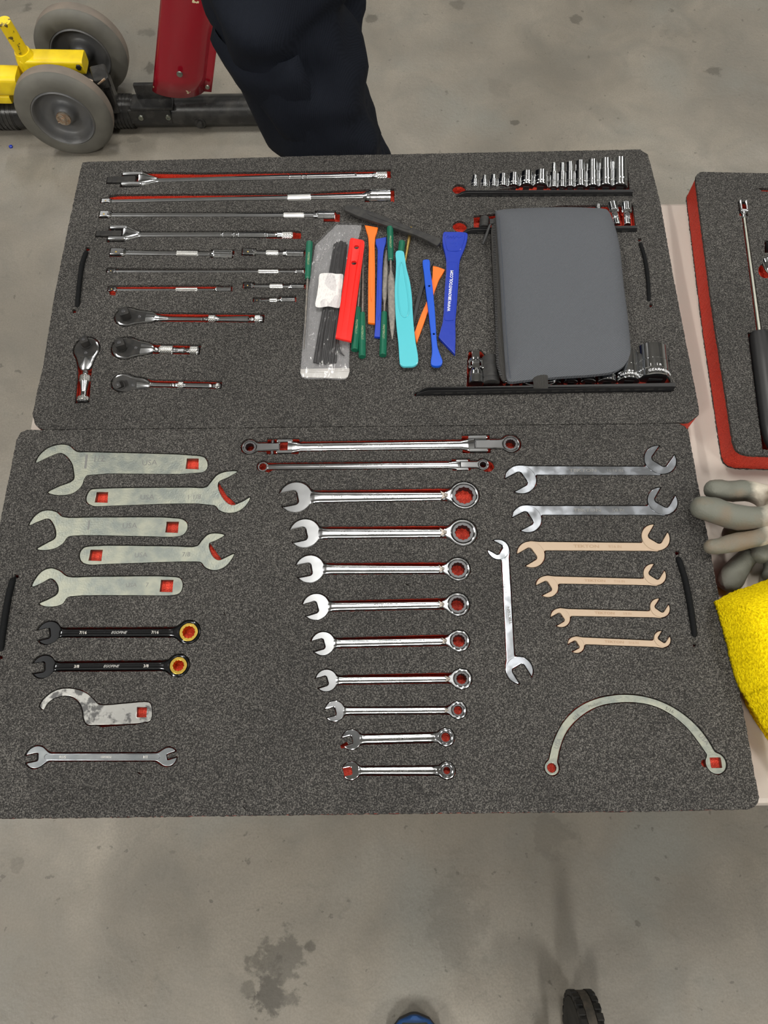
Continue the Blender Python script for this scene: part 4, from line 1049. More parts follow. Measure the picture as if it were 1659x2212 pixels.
# ---------------------------------------------------------------- upper tray: ratchets
def ratchet(label, A, B, hl, hr, neck, prof, knurls, plate, drv, screw, tiltx=0.0, zt=.5, ddir=1.0):
    """A = drive centre, B = handle end; everything along the handle in pixels from A"""
    T = Tool('ratchet', label, 'ratchet', A, B, None, -12.0)
    mm = T.mm; L = T.len
    PL = math.hypot(B[0] - A[0], B[1] - A[1]); X = lambda d: d / PL * L
    R = hr * mm; x0 = -X(-hl)
    M = Matrix.Translation((0, 0, -5)) @ Matrix.Rotation(math.radians(tiltx), 4, 'X') @ Matrix.Translation((0, 0, 5))
    def tilt(m):
        if tiltx: m.v = [tuple(M @ Vector(p)) for p in m.v]
    xc = X(hl) + R       # centre of the front circle
    f = smin(R * .5, d_circ(xc, 0, R), d_cone(xc + R * .5, 0, R * .96, X(neck) - R * .45, 0, R * .60), d_cone(X(neck) - R * .6, 0, R * .5, X(neck), 0, R * .28))
    m = T.mb(); bb = (xc - 1.3 * R, -1.3 * R, X(neck) + R, 1.3 * R)
    fl = contour(f, bb, .45)
    th0 = -12.0 if not tiltx else -14.0
    m.prism(fl, th0, zt, R * .26, R * .12, soft=True)
    tilt(m)
    zc = -4.5
    pr = [(X(neck) - R * .5, R * .30)] + [(X(x), r * mm) for x, r in prof]
    m.lathe(pr, 0, zc, 32)
    T.part(m, 'ratchet_body', M_CHROME)
    for k in knurls:
        m = T.mb(); m.knurl(X(k[0]), X(k[1]), k[2] * mm, 0, zc, 34, 1.1, .5); T.part(m, 'knurled_band', M_KNURL, smooth=0)
    m = T.mb(); m.lathe([(0, prof[-1][1] * mm * .95), (1.5, prof[-1][1] * mm * .9), (1.6, .5)], 0, zc, 24, x0=L - .3); T.part(m, 'end_cap', M_BLKPL, 'black end cap')
    m = T.mb()
    fp = lambda X_, Y_: np.maximum(f(X_, Y_) + R * .20, X_ - X(plate))
    m.prism(contour(fp, bb, .45), zt - .05, zt + .35, .15); 
    m.lathe([(0, R * .46), (1.2, R * .46), (1.4, R * .38)], 0, 0, 24, mtx=Matrix.Translation((0, 0, zt + .2)) @ Matrix.Rotation(-PI / 2, 4, 'Y'))
    tilt(m); T.part(m, 'cover_plate', M_BLKSTEEL, 'black cover plate')
    m = T.mb(); h = drv * mm
    m.box((0, 0, zt + 5.5), (h, h, 5.5), PI / 8, h * .2); tilt(m); d_ = T.part(m, 'square_drive', M_BLKSTEEL, 'black square drive')
    m = T.mb(); m.lathe([(0, .1), (.1, h * .42), (.25, h * .36), (.3, .1)], 0, 0, 12, mtx=Matrix.Translation((0, 0, zt + 11)) @ Matrix.Rotation(-PI / 2, 4, 'Y')); tilt(m); T.part(m, 'release_button', M_GUN, parent=d_)
    m = T.mb(); m.lathe([(0, 1.9), (.25, 1.9), (.4, 1.3), (.2, .9)], 0, 0, 14, mtx=Matrix.Translation((X(screw), 0, zt + .3)) @ Matrix.Rotation(-PI / 2, 4, 'Y')); tilt(m); T.part(m, 'screw', M_GUN)
    if tiltx:
        m = T.mb(); m.tube([(X(neck) - R * .55, -R * .5, -4.5), (X(neck) - R * .55, R * .5, -4.5)], 1.7, 10); T.part(m, 'hinge_pin', M_GUN)
    rr = max(r for x, r in prof) * mm
    fp = smin(3, f, d_strip(X(neck) - 3, 0, rr * 1.08, L + 2, 0, rr * 1.08))
    T.pocket('upper', fp, (bb[0] - 2, -1.4 * R, L + 4, 1.5 * R), .7, 'C' if tiltx else 'B')
ratchet('long-handled chrome ratchet lying drive side up, upper left of the ratchets', (273, 684), (566, 686.5), -26, 20.5, 62, [(62, 9), (70, 7.5), (90, 5), (162, 4.4), (166, 5.6), (168, 4.4), (171, 6.0), (174, 5), (180, 8.2), (192, 8.2), (196, 6.2), (200, 5.8), (262, 7.4), (266, 4.6), (270, 6.6), (274, 5), (280, 9), (288, 9.2), (293, 8.4)], [(177, 192, 9.0), (277, 289, 9.8)], 42, 9, 29)
ratchet('stubby chrome ratchet lying sideways with a wide knurled grip, below the long-handled one', (264, 751), (428, 755), -24, 24.5, 62, [(62, 8), (68, 6), (72, 7.6), (75, 6), (78, 7.8), (80, 9), (106, 9), (112, 7), (120, 6.2), (132, 8), (136, 5.6), (140, 7.5), (144, 6), (148, 9), (164, 10)], [(81, 109, 10.6), (146, 163, 11)], 40, 9, 30)
ratchet('stubby chrome ratchet lying lengthwise at the left edge of the upper tray', (187.5, 745), (177, 866), -18, 24.5, 50, [(50, 7), (56, 5.2), (58, 7), (61, 5.5), (64, 8), (68, 9.5), (78, 10), (84, 9), (100, 6.6), (108, 7.2), (114, 9.5), (121, 12)], [(66, 79, 12.0), (112, 120, 13)], 26, 8, 18)
ratchet('slim chrome ratchet with its head tipped so the drive points away, lowest of the ratchets', (262, 826), (474, 831), -22, 20.0, 56, [(56, 7.6), (62, 6), (68, 5.4), (106, 4.8), (110, 6), (113, 4.6), (117, 6.4), (120, 5), (124, 7), (132, 7), (137, 5.8), (190, 6.2), (194, 4.4), (198, 6), (202, 5), (207, 7), (212, 7)], [(121, 133, 8), (203, 212, 7.6)], 34, 6, 26, tiltx=34)

# ---------------------------------------------------------------- upper tray: socket rails and sockets
def box_part(T, c, h, name, m, bev=.4, lab=None, parent=None):
    b = T.mb(); b.box(c, h, 0, bev); return T.part(b, name, m, lab, parent=parent)
def densify(loop, step):
    p = [np.array(q, float) for q in loop]; out = []
    for i in range(len(p)):
        a, b = p[i], p[(i + 1) % len(p)]; n = max(1, int(np.linalg.norm(b - a) / step))
        for k in range(n): out.append(a + (b - a) * k / n)
    return np.array(out)
def rail(label, A, B, top, zb, th):
    T = Tool('socket_rail', label, 'socket rail', A, B, None, zb, top)
    L = T.len
    m = T.mb()
    n = 10
    out = [(0, -th * .9), (L, -th), (L, th), (16, th), (8, th * .8), (2, 0.2)]
    m.prism([ccw(densify(out, 3))], zb, top, .5, .2)
    m.v = [(x, y, z - (((16 - x) / 16) ** 1.7 * (top + 1) if x < 16 and z > 0 else 0)) for x, y, z in m.v]
    T.part(m, 'rail_body', M_BLKPL)
    m = T.mb()
    k = int(L / 15)
    for i in range(k):
        m = T.mb(); m.box((18 + (L - 26) * (i + .5) / k, -th - .1, top - 5.2), (4.2, .3, 1.0)); T.part(m, 'rail_slot', M_RUBBER)
    f = d_poly([(-1, -th - .3), (L + 1, -th - .3), (L + 1, th + .3), (12, th + .3), (-1, 1)])
    return T, f
GRPS = 'short sockets on the upper rail'; GRPD = 'deep sockets on the upper rail'
def socket(label, A, B, r0, r1, split, zc, mat_=M_CHROME, group=None, name='socket', zb=-12.0, txt=None, rings=True):
    T = Tool(name, label, 'socket', A, B, group, zb, zc)
    mm = T.mm; L = T.len; a, b = r0 * mm, r1 * mm; s = L * split
    m = T.mb()
    m.lathe([(1.2, a * .35), (0, a * .40), (0, a * .82), (.6, a * .96), (1.4, a), (L * .16, a), (L * .18, a * .95), (L * .22, a * .95), (L * .24, a), (s, a), (s + (a - b) * 1.2 + .2, b), (L - .8, b), (L, b * .93), (L, b * .74), (L - L * .4, b * .70), (L - L * .4, .3)], 0, zc, 36)
    T.part(m, 'socket_body', mat_)
    m = T.mb(); m.box((.35, 0, zc), (.6, a * .42, a * .42), 0, .2); T.part(m, 'drive_recess', M_BLKPL)
    if txt:
        for t_, off, dx, sz in txt:
            for i, ch in enumerate(t_):
                if ch == ' ': continue
                th_ = math.radians(off) + i * sz * .70 / a
                o = letters('lettering', ch, T.root, dx * .001, 0, 0, sz * .001, 0, M_WHITE)
                c_, s_ = math.cos(th_), math.sin(th_)      # stands towards +x, reads round the wall
                R_ = Matrix(((0, 1, 0, dx * .001), (-s_, 0, c_, (a + .05) * .001 * c_), (c_, 0, s_, (a + .05) * .001 * s_ + (zc - zb) * .001), (0, 0, 0, 1)))
                o.matrix_local = R_
    return T
RT, rf = rail('black socket rail with fourteen chrome sockets, at the top right of the upper tray', (984, 413.5), (1367.5, 411.5), 6.5, -12, 2.1)
Z = zoomer(960, 330, 3.606)
words = ['first', 'second', 'third', 'fourth', 'fifth', 'sixth', 'seventh']
for i, (zx, r, rt, ty) in enumerate([(232, 30, 19, 171), (307, 28, 18, 172), (377, 32, 21, 170), (450, 38, 30, 168), (535, 42, 36, 165), (635, 50, 46, 159), (745, 54, 50, 155)]):
    socket('short chrome socket, %s from the left on the upper rail' % words[i], Z(zx, 281), Z(zx + 5, ty + 12), r / 3.606, rt / 3.606, .55, -2.5, group=GRPS)
for i, (zx, r, rt, ty) in enumerate([(840, 31, 19, 75), (905, 33, 20, 76), (968, 36, 28, 73), (1048, 43, 36, 68), (1142, 46, 42, 67), (1245, 52, 48, 62), (1355, 56, 54, 60)]):
    socket('tall chrome socket, %s from the left of the deep ones on the upper rail' % words[i], Z(zx + 6, 287), Z(zx + (12 if i < 2 else 6), ty + 14), r / 3.606, rt / 3.606, .58, -2.5, group=GRPD)
fs = smin(0, rf, d_poly(RT.LL([Z(*p) for p in [(198,176),(800,166),(806,80),(1400,70),(1425,110),(1448,318),(198,318)]])), d_circ(*RT.L(*Z(115, 285)), 8.6))
RT.pocket('upper', fs, (-12, -8, RT.len + 4, 42), .3, 'B')
# second rail
RT, rf = rail('black socket rail mostly hidden under the grey pouch', (997, 494), (1377, 489.5), 6.5, -12, 2.0)
socket('dark rubber-covered socket standing left of the grey pouch on the middle rail', Z(310, 590), Z(313, 512), 9.6, 9.2, .8, -2.5, M_RUBBER, name='rubber_socket')
def swivel(label, A, B, r0, r1, zc, zb=-12.0):
    T = Tool('swivel_socket', label, 'socket', A, B, 'swivel sockets on the middle rail', zb, zc); mm = T.mm; L = T.len; a, b = r0 * mm, r1 * mm
    m = T.mb(); m.lathe([(0, a * .5), (0, a * .9), (.8, a), (L * .25, a), (L * .30, a * .75), (L * .36, a * .7)], 0, zc, 28); T.part(m, 'drive_end', M_CHROME)
    m = T.mb()
    m.box((L * .40, 0, zc), (L * .1, a * .62, a * .62), 0, 1.0)
    for s_ in (-1, 1):
        m.box((L * .42, s_ * a * .72, zc), (L * .14, a * .16, a * .5), 0, .4); m.box((L * .46, 0, zc + s_ * a * .72), (L * .12, a * .5, a * .16), 0, .4)
    T.part(m, 'universal_joint', M_CHROME)
    m = T.mb(); m.lathe([(L * .52, b * .5), (L * .54, b * .8), (L * .62, b), (L - .8, b), (L, b * .93), (L, b * .72), (L * .8, b * .68), (L * .8, .2)], 0, zc, 28); T.part(m, 'socket_end', M_CHROME)
swivel('chrome swivel socket leaning beside the right corner of the pouch, left one of the pair', Z(1345, 566), Z(1303, 400), 24 / 3.606, 36 / 3.606, -2.0)
swivel('chrome swivel socket, right one of the pair beside the pouch corner', Z(1425, 566), Z(1412, 404), 24 / 3.606, 38 / 3.606, -2.0)
swivel('chrome swivel socket whose tip just shows above the pouch', Z(1200, 566), Z(1197, 410), 20 / 3.606, 20 / 3.606, -2.0)
fs = smin(0, rf, d_poly(RT.LL([Z(*p) for p in [(230,490),(380,478),(900,412),(1160,408),(1468,404),(1488,560),(1488,606),(230,606)]])), d_circ(*RT.L(*Z(120, 573)), 9.0))
RT.pocket('upper', fs, (-14, -8, RT.len + 4, 48), .3, 'B')
# third rail
RT, rf = rail('long black socket rail along the lower edge of the pouch', (898, 841), (1459, 830.5), 9, -25, 2.6)
Z = zoomer(880, 430, 2.765)
T = Tool('universal_joint', 'chrome universal joint at the left end of the lower rail', 'socket', Z(408, 1112), Z(405, 915), None, -25, -5)
mm = T.mm; L = T.len; a = 42 / 2.765 * mm; zc = -4.0
m = T.mb(); m.lathe([(0, a * .5), (0, a * .9), (.8, a), (L * .16, a), (L * .17, a * .95), (L * .22, a * .95), (L * .23, a), (L * .34, a * .96), (L * .42, a * .8)], 0, zc, 32)
m.box((L * .52, 0, zc), (L * .14, a * .5, a * .5), 0, 1.2)
T.part(m, 'socket_end', M_CHROME)
m = T.mb()
for s_ in (-1, 1): m.box((L * .56, s_ * a * .82, zc), (L * .13, a * .14, a * .55), 0, .8)
m.lathe([(L * .64, a * .8), (L * .66, a * .98), (L * .72, a * .96), (L * .75, a * .6)], 0, zc, 28)
T.part(m, 'yoke', M_CHROME)
m = T.mb(); m.box((L * .86, 0, zc), (L * .13, a * .52, a * .52), 0, .8); T.part(m, 'square_drive', M_CHROME)
m = T.mb(); m.tube([(L * .54, -a * 1.0, zc), (L * .54, a * 1.0, zc)], a * .2, 12); T.part(m, 'cross_pin', M_GUN)
socket('black impact socket standing between the universal joint and the pouch', Z(500, 1108), Z(492, 950), 17.2, 16.4, .62, -5, M_RUBBER, name='impact_socket', zb=-25)
words3 = ['first', 'second', 'third', 'fourth']
for i, (zx, r) in enumerate([(600, 30), (700, 31), (790, 32), (880, 36)]):
    socket('chrome socket tucked under the bottom edge of the pouch, %s from the left' % words3[i], Z(zx, 1110), Z(zx - 4, 960), r / 2.765, r / 2.765, .5, -9, group='sockets hidden under the pouch', zb=-25)
for i, (zx, r) in enumerate([(975, 40), (1078, 44), (1190, 52)]):
    socket('chrome socket whose rim shows under the pouch edge, %s of the three rims' % ('left' if i == 0 else 'middle' if i == 1 else 'right'), Z(zx, 1104), Z(zx - 6, 950), r / 2.765, r / 2.765, .5, -7, group='sockets hidden under the pouch', zb=-25)
socket('large chrome socket half covered by the lower right corner of the pouch', Z(1318, 1100), Z(1306, 930), 62 / 2.765, 61 / 2.765, .5, -6, zb=-25, txt=[('GEARWRENCH', 40, 5.5, 4.0)])
socket('largest chrome socket, stamped 1 in, at the right end of the lower rail', Z(1470, 1096), Z(1452, 905), 90 / 2.765, 88 / 2.765, .5, -7, zb=-25, txt=[('GEARWRENCH', 62, 5.5, 4.6), ('1 in', 66, 13, 5.2)])
fs = smin(0, rf, d_poly(RT.LL([Z(*p) for p in [(360,960),(370,905),(440,900),(470,935),(560,930),(1250,940),(1365,935),(1400,905),(1545,900),(1565,960),(1575,1150),(355,1160)]])))
RT.pocket('upper', fs, (-4, -8, RT.len + 6, 60), .3, 'C')

# ================================================================== THE PILE OF TRIM TOOLS
Z = zoomer(620, 430, 4.046); zz = lambda pts: [Z(*p) for p in pts]
def pry(name, label, A, B, outline, z0, th, m_, cat='pry tool', group=None, keep=None, sm=2, holes=(), bev=.7, ribs=(), zfun=None):
    T = Tool(name, label, cat, Z(*A), Z(*B), group, z0, z0 + th)
    ol = ccw(smooth_loop(T.LL(zz(outline), z0 + th), sm, keep))
    loops = [ol] + [cw(circle_loop(*T.L(*Z(x, y), z0 + th), r / 4.046 * T.mm, 18)) for x, y, r in holes]
    mb = T.mb(); mb.prism(loops, z0, z0 + th, bev, .3)
    if zfun:
        mb.v = [(x, y, z + zfun(x, T.len)) for x, y, z in mb.v]
    T.part(mb, 'blade', m_)
    for (o, h, mm_, nm) in ribs:
        r = T.mb(); r.prism([ccw(smooth_loop(T.LL(zz(o), z0 + th), 2))], z0 + th - .2, z0 + th + h, .5)
        if zfun: r.v = [(x, y, z + zfun(x, T.len)) for x, y, z in r.v]
        T.part(r, nm, mm_)
    return T
# green-handled needle files
def needle_file(label, end, junc, tip, kind, z, hr=26, under=0):
    T = Tool('needle_file', label, 'file', Z(*end), Z(*tip), 'green-handled needle files in the pile', z - hr / 4.046 * .58, z)
    mm = T.mm; L = T.len; j = T.L(*Z(*junc))[0]; r = hr / 4.046 * mm
    m = T.mb(); n = 36; rings = []
    for k, (x, q) in enumerate([(0, .45), (0, .9), (.8, 1.0), (j * .12, 1.0), (j * .35, .98), (j * .85, .86), (j - 1, .8), (j, .6)]):
        pts = []
        for i in range(n):
            a_ = 2 * PI * i / n; g = 1 - (.07 if (i % 4 < 2 and 2 < k < 6) else 0)
            pts.append((x, r * q * g * math.cos(a_), z + r * q * g * math.sin(a_)))
        rings.append(m.ring(pts))
    for a_, b_2 in zip(rings[:-1], rings[1:]): m.bridge(b_2, a_)
    m.f.append(tuple(rings[0])); m.f.append(tuple(reversed(rings[-1])))
    T.part(m, 'handle', M_GREEN, smooth=20)
    m = T.mb()
    if kind == 'round': m.lathe([(j - 1, r * .36), (j + 6, r * .36), (L * .6, r * .34), (L, .5)], 0, z, 14)
    else:
        w = {'half': 1.75, 'flat': 1.25}[kind]
        m.loft([(j - 1, 0, z, r * .36, r * .36, 2), (j + (L - j) * .14, 0, z, r * .36, r * .36, 2), (j + (L - j) * .22, 0, z, r * w * .55, 1.0, 2.4), (j + (L - j) * .32, 0, z, r * w * .62, 1.1, 2.4), (j + (L - j) * .68, 0, z, r * w * .58, 1.0, 2.4), (j + (L - j) * .88, 0, z, r * w * .36, .8, 2.2), (L, 0, z, .3, .3, 2)], 16)
    T.part(m, 'file_blade', M_FILE)
    T.text('MASTERCUT', j * .5, 0, z + r * .93, r * .82, mat('gold_print', (.30, .36, .20), .5), PI if tip[1] < end[1] else 0)
needle_file('green-handled file, handle up, at the left edge of the clear bag', (197, 380), (170, 716), (148, 1310), 'round', 3.6, 27)
needle_file('green-handled half-round file with its handle up and broad blade pointing down', (900, 250), (905, 570), (921, 1228), 'half', 7.0, 26)
needle_file('green-handled file with handle down whose blade lies right of the blue pry tool', (838, 1368), (857, 1005), (868, 440), 'flat', 3.6, 28)
needle_file('green-handled file with handle down, close to the right edge of the red tool', (592, 1322), (622, 965), (650, 560), 'round', 3.6, 29)
needle_file('green-handled file with handle down and shaft rising past the red tool', (657, 1380), (660, 1012), (664, 470), 'round', 3.8, 28)
needle_file('green-handled file lying under the turquoise tool with its handle end showing above it', (1005, 375), (945, 760), (930, 1100), 'flat', 3.4, 26)
# brass scriber
T = Tool('brass_scriber', 'brass scriber half hidden under the turquoise tool and the black pry bar', 'scriber', Z(1084, 250), Z(940, 1080), None, .4, 2)
m = T.mb(); m.lathe([(0, .4), (0, 1.5), (T.len * .15, 2.3), (T.len * .3, 1.9), (T.len * .5, 1.6), (T.len, .4)], 0, 2.6, 14); T.part(m, 'shaft', M_BRASS)
# pry tools
pry('pry_tool', 'orange plastic pry tool standing straight, left of the blue ones', (737, 230), (738, 1082), [(680,227),(712,232),(795,247),(785,290),(770,335),(769,600),(768,1085),(738,1083),(708,1078),(709,700),(710,335),(695,280)], .4, 3.6, M_ORANGE, keep={0, 2, 6, 8}, ribs=[([(722,560),(722,400),(732,380),(745,400),(747,880),(735,900)], .5, M_ORANGE, 'rib')])
pry('pry_tool', 'blue plastic pry tool beside the straight orange one', (822, 340), (790, 1203), [(775,348),(868,330),(866,380),(850,430),(838,520),(828,860),(815,1205),(788,1204),(762,1200),(772,1080),(780,860),(790,520),(790,430),(776,390)], .4, 3.8, M_BLUE, keep={0, 1, 6, 8}, ribs=[([(800,540),(808,520),(822,525),(818,860),(806,1050),(797,1060),(796,860)], .5, M_BLUE, 'rib')])
pry('pry_tool', 'orange plastic pry tool slanting under the narrow bright blue one', (1330, 598), (1128, 1250), [(1275,583),(1320,592),(1380,615),(1360,650),(1325,710),(1230,990),(1132,1262),(1122,1220),(1113,1165),(1170,1010),(1225,880),(1266,700),(1272,640)], .4, 3.6, M_ORANGE, keep={0, 2, 6, 8})
pry('pry_tool', 'black plastic pry tool partly hidden between the turquoise and bright blue ones', (1262, 545), (1115, 1080), [(1240,535),(1285,548),(1260,590),(1215,720),(1165,880),(1112,1110),(1100,1050),(1108,980),(1150,800),(1178,690),(1188,600)], .3, 3.0, M_BLKPL, keep={0, 1, 5})
T = pry('pry_tool', 'narrow bright blue plastic pry tool with two dimples and rounded ends', (1215, 530), (1308, 1455), [(1185,545),(1192,530),(1240,528),(1248,540),(1252,620),(1268,720),(1295,1000),(1315,1280),(1340,1360),(1360,1415),(1352,1442),(1330,1458),(1278,1456),(1260,1440),(1257,1412),(1266,1350),(1266,1280),(1238,1000),(1208,760),(1196,640)], 4.2, 4.0, M_BLUE2)
m = T.mb()
for x, y in ((1243, 760), (1283, 1180)):
    c = T.L(*Z(x, y), 8.2); m.lathe([(0, 2.3), (.35, 2.2), (.4, 1.4), (.1, 1.2)], 0, 0, 16, mtx=Matrix.Translation((c[0], c[1], 8.1)) @ Matrix.Rotation(-PI / 2, 4, 'Y'))
T.part(m, 'dimple_rims', M_BLUE2)
pry('pry_bar', 'long black plastic pry bar lying diagonally at the top of the pile', (505, 75), (1335, 380), [(498,88),(515,55),(535,45),(600,62),(690,92),(900,170),(1140,268),(1230,300),(1348,345),(1340,375),(1312,408),(1220,358),(1125,315),(900,240),(640,155),(560,120)], 6.0, 4.2, M_RUBBER, keep={8, 10},
    ribs=[([(700,128),(740,122),(900,182),(1080,252),(1070,272),(900,208),(740,150)], .6, M_RUBBER, 'rib')], cat='pry bar')
T = pry('trim_tool', 'turquoise plastic trim tool with a long oval hollow and rounded blade', (990, 455), (1075, 1455), [(948,470),(958,452),(985,447),(1018,457),(1028,490),(1045,600),(1075,720),(1092,850),(1098,960),(1108,1100),(1125,1250),(1148,1400),(1140,1435),(1108,1458),(1060,1462),(1012,1460),(988,1440),(983,1410),(972,1250),(955,1100),(943,900),(942,760),(950,640),(952,540)], 5.0, 3.4, M_TEAL, cat='trim tool')
m = T.mb()
ov = smooth_loop(T.LL(zz([(985,560),(1000,545),(1015,560),(1040,700),(1065,860),(1072,960),(1060,1015),(1030,1040),(1000,1020),(978,960),(966,860),(966,720)]), 8.4), 3)
ov = ccw(ov); inn = inset(ov, 1.6)
m.prism([ov, cw([tuple(p) for p in inn])], 8.3, 9.2, .55)
T.part(m, 'oval_rim', M_TEAL)
T = pry('red_pry_tool', 'red plastic pry tool with two holes lying on the clear bag', (610, 345), (492, 1220), [(553,345),(565,338),(610,346),(668,360),(677,378),(672,430),(640,680),(604,930),(560,1236),(490,1222),(422,1203),(452,1010),(480,820),(515,590),(540,420)], 9.2, 3.8, M_REDPL, cat='pry tool', keep={8, 10}, holes=[(607, 418, 19), (585, 560, 20)], sm=2,
        zfun=lambda x, L: 2.2 * math.exp(-((x / L - .42) / .18) ** 2) - 1.2 * max(0, x / L - .7) * 3)
T = pry('plastic_scraper', 'blue plastic scraper printed WWW.BROWNTOOL.COM with an angled tip', (1467, 290), (1440, 1340), [(1362,310),(1372,287),(1400,285),(1560,290),(1577,300),(1574,360),(1548,440),(1512,530),(1500,700),(1482,960),(1472,1070),(1474,1200),(1470,1357),(1400,1285),(1325,1205),(1345,1130),(1362,1065),(1378,800),(1392,540),(1378,460),(1360,390)], .4, 4.6, M_BLUE3, cat='scraper', keep={12, 14},
        ribs=[([(1404,560),(1415,552),(1485,556),(1490,568),(1478,800),(1458,1055),(1450,1062),(1380,1060),(1376,1050),(1392,800)], .7, M_BLUE3, 'raised_panel'), ([(1385,308),(1400,300),(1548,304),(1556,316),(1520,440),(1500,455),(1410,452),(1398,440)], .7, M_BLUE3, 'raised_pad')])
x, y = T.L(*Z(1429, 800), 5.6)
a_ = math.atan2(T.L(*Z(1440, 620), 5.6)[1] - T.L(*Z(1412, 975), 5.6)[1], T.L(*Z(1440, 620), 5.6)[0] - T.L(*Z(1412, 975), 5.6)[0])
ln = math.hypot(T.L(*Z(1440, 620), 5.6)[0] - T.L(*Z(1412, 975), 5.6)[0], T.L(*Z(1440, 620), 5.6)[1] - T.L(*Z(1412, 975), 5.6)[1])
o = T.text('WWW.BROWNTOOL.COM', x, y, 5.82, 5.4, M_WHITE, a_, bold=.00006, ext=.00004)
xs_ = [v.co.x for v in o.data.vertices]; o.scale = (ln * .001 / (max(xs_) - min(xs_)), 1, 1); o['label'] = 'white printed web address'
x, y = T.L(*Z(1465, 385), 5.6); T.text('MADE IN', x, y, 5.75, 2.6, M_BLUE, a_ - PI / 2 + .02)
x, y = T.L(*Z(1465, 412), 5.6); T.text('U.S.A.', x, y, 5.75, 2.6, M_BLUE, a_ - PI / 2 + .02)
m = T.mb(); m.tube([(*T.L(*Z(px, py), 5.8), 5.75) for px, py in ((1395, 335), (1410, 318), (1408, 345), (1430, 325), (1440, 345), (1455, 320), (1460, 350), (1480, 325), (1500, 340), (1535, 322))], .35, 6); T.part(m, 'embossed_scrawl', M_BLUE)

# clear bag of black picks
T = Tool('plastic_bag', 'clear plastic zip bag with black picks and a white label', 'plastic bag', Z(330, 1540), Z(540, 210), None, .3, 4)
bag = [(130,1552),(112,1510),(112,1478),(150,1000),(200,650),(235,420),(242,388),(300,330),(430,203),(540,205),(640,208),(655,214),(652,240),(628,332),(615,520),(590,900),(555,1230),(545,1465),(547,1500),(530,1548),(505,1565),(330,1560)]
P = smooth_loop(T.LL(zz(bag), 4), 3, {2, 3, 8, 11})
P = ccw(P)
m = T.mb(); m.dome(P, .5, 6.6, 4.0, 12, 1.2, .055, 3.4, 3, bottom=False)
fo = T.part(m, 'bag_film', M_FILM, smooth=60)
m = T.mb(); m.prism([[tuple(p) for p in inset(P, .6)]], .3, .5); T.part(m, 'bag_back', M_FILMBACK)
m = T.mb(); m.prism([ccw(T.LL(zz([(118,1478),(545,1470),(547,1500),(530,1548),(505,1562),(330,1556),(132,1550),(114,1510)]), 3))], .6, 1.6, .3); 
T.part(m, 'zip_strip', M_ZIPLOCK, 'milky zip closure strip')
m = T.mb()
for yy in (1490, 1508):
    m.tube([(*T.L(*Z(118, yy), 2), 1.9), (*T.L(*Z(330, yy + 4), 2), 1.9), (*T.L(*Z(545, yy - 8), 2), 1.9)], .5, 6)
T.part(m, 'zip_ridges', M_ZIPLOCK)
m = T.mb(); lp = ccw(smooth_loop(T.LL(zz([(285,660),(300,650),(390,648),(430,655),(488,658),(490,700),(475,820),(458,948),(440,952),(360,938),(290,948),(250,938),(262,840),(275,750)]), 7), 2)); m.prism([lp], 6.9, 7.2, .1); T.part(m, 'paper_label', M_PAPER, 'white paper label')
picks = [((240, 1425), (425, 390), 26), ((268, 1440), (440, 380), 24), ((300, 1430), (455, 372), 25), ((332, 1442), (472, 368), 24), ((364, 1430), (488, 372), 25), ((394, 1438), (502, 380), 24), ((420, 1426), (514, 392), 22), ((500, 1372), (462, 1240), 8)]
for i, (e0, e1, wpx) in enumerate(picks):
    nm = 'first second third fourth fifth sixth seventh'.split()
    if i < 7: lb = 'black plastic pick in the clear bag, %s of the bundle from the left' % nm[i]
    else: lb = 'short bent black pick lying alone near the bottom of the clear bag'
    Tp = Tool('plastic_pick', lb, 'pick', Z(*e0), Z(*e1), 'black picks in the clear bag', .7 + (i % 2) * 1.3, 3)
    Lp = Tp.len; wv = wpx / 4.046 * Tp.mm * .5; z = .7 + (i % 2) * 1.3 + 1.1
    m = Tp.mb()
    if i < 7: m.loft([(0, 0, z, wv * .9, .9, 3), (Lp * .25, .8 * math.sin(i), z, wv, 1.0, 3), (Lp * .55, -.8 * math.sin(i * 2), z, wv * .9, 1.0, 3), (Lp * .8, 0, z, wv * 1.0, 1.1, 3), (Lp, 0, z, wv * 1.3, .7, 3)], 10)
    else: m.tube([(0, 0, z), (6, 3.2, z), (12, 3.8, z), (24, 2, z)], [.6, 1.1, 1.2, 1.2], 8)
    Tp.part(m, 'pick_body', M_BLKPL)

# ================================================================== GREY POUCH
Z = zoomer(880, 430, 2.765); zz = lambda pts: [Z(*p) for p in pts]
T = Tool('zip_pouch', 'grey twill zip pouch lying over the socket rails', 'pouch', Z(560, 600), Z(1300, 600), None, 7.2, 16)
po = [(527,68),(560,62),(700,52),(900,46),(1100,50),(1180,56),(1195,62),(1215,90),(1240,160),(1268,270),(1290,480),(1318,700),(1333,860),(1332,920),(1300,985),(1240,1025),(1120,1045),(900,1060),(700,1080),(612,1088),(598,1078),(584,960),(567,700),(551,400),(534,150)]
P = ccw(smooth_loop(T.LL(zz(po), 13), 3, {0}))
m = T.mb(); m.dome(P, 7.3, 17.5, 6, 18, 1.6, .021, 5.0, 9); T.part(m, 'pouch_body', M_POUCH, smooth=50)
m = T.mb()
st = [(545,100),(564,400),(581,700),(598,960),(612,1070)]
m.tube([(*T.L(*Z(x + 4, y), 16), 15.6) for x, y in st], .35, 6); T.part(m, 'seam_stitching', mat('dark_thread', (.05, .06, .08), .8))
m = T.mb()
zl = smooth_loop(T.LL(zz([(505,130),(520,110),(545,110),(560,500),(580,900),(600,1075),(575,1085),(548,1040),(530,800),(512,450)]), 10), 2, {2, 5})
m.prism([ccw(zl)], 7.2, 9.8, .6); T.part(m, 'zipper_tape', M_STRAP, 'black zipper tape')
m = T.mb(); n = 92
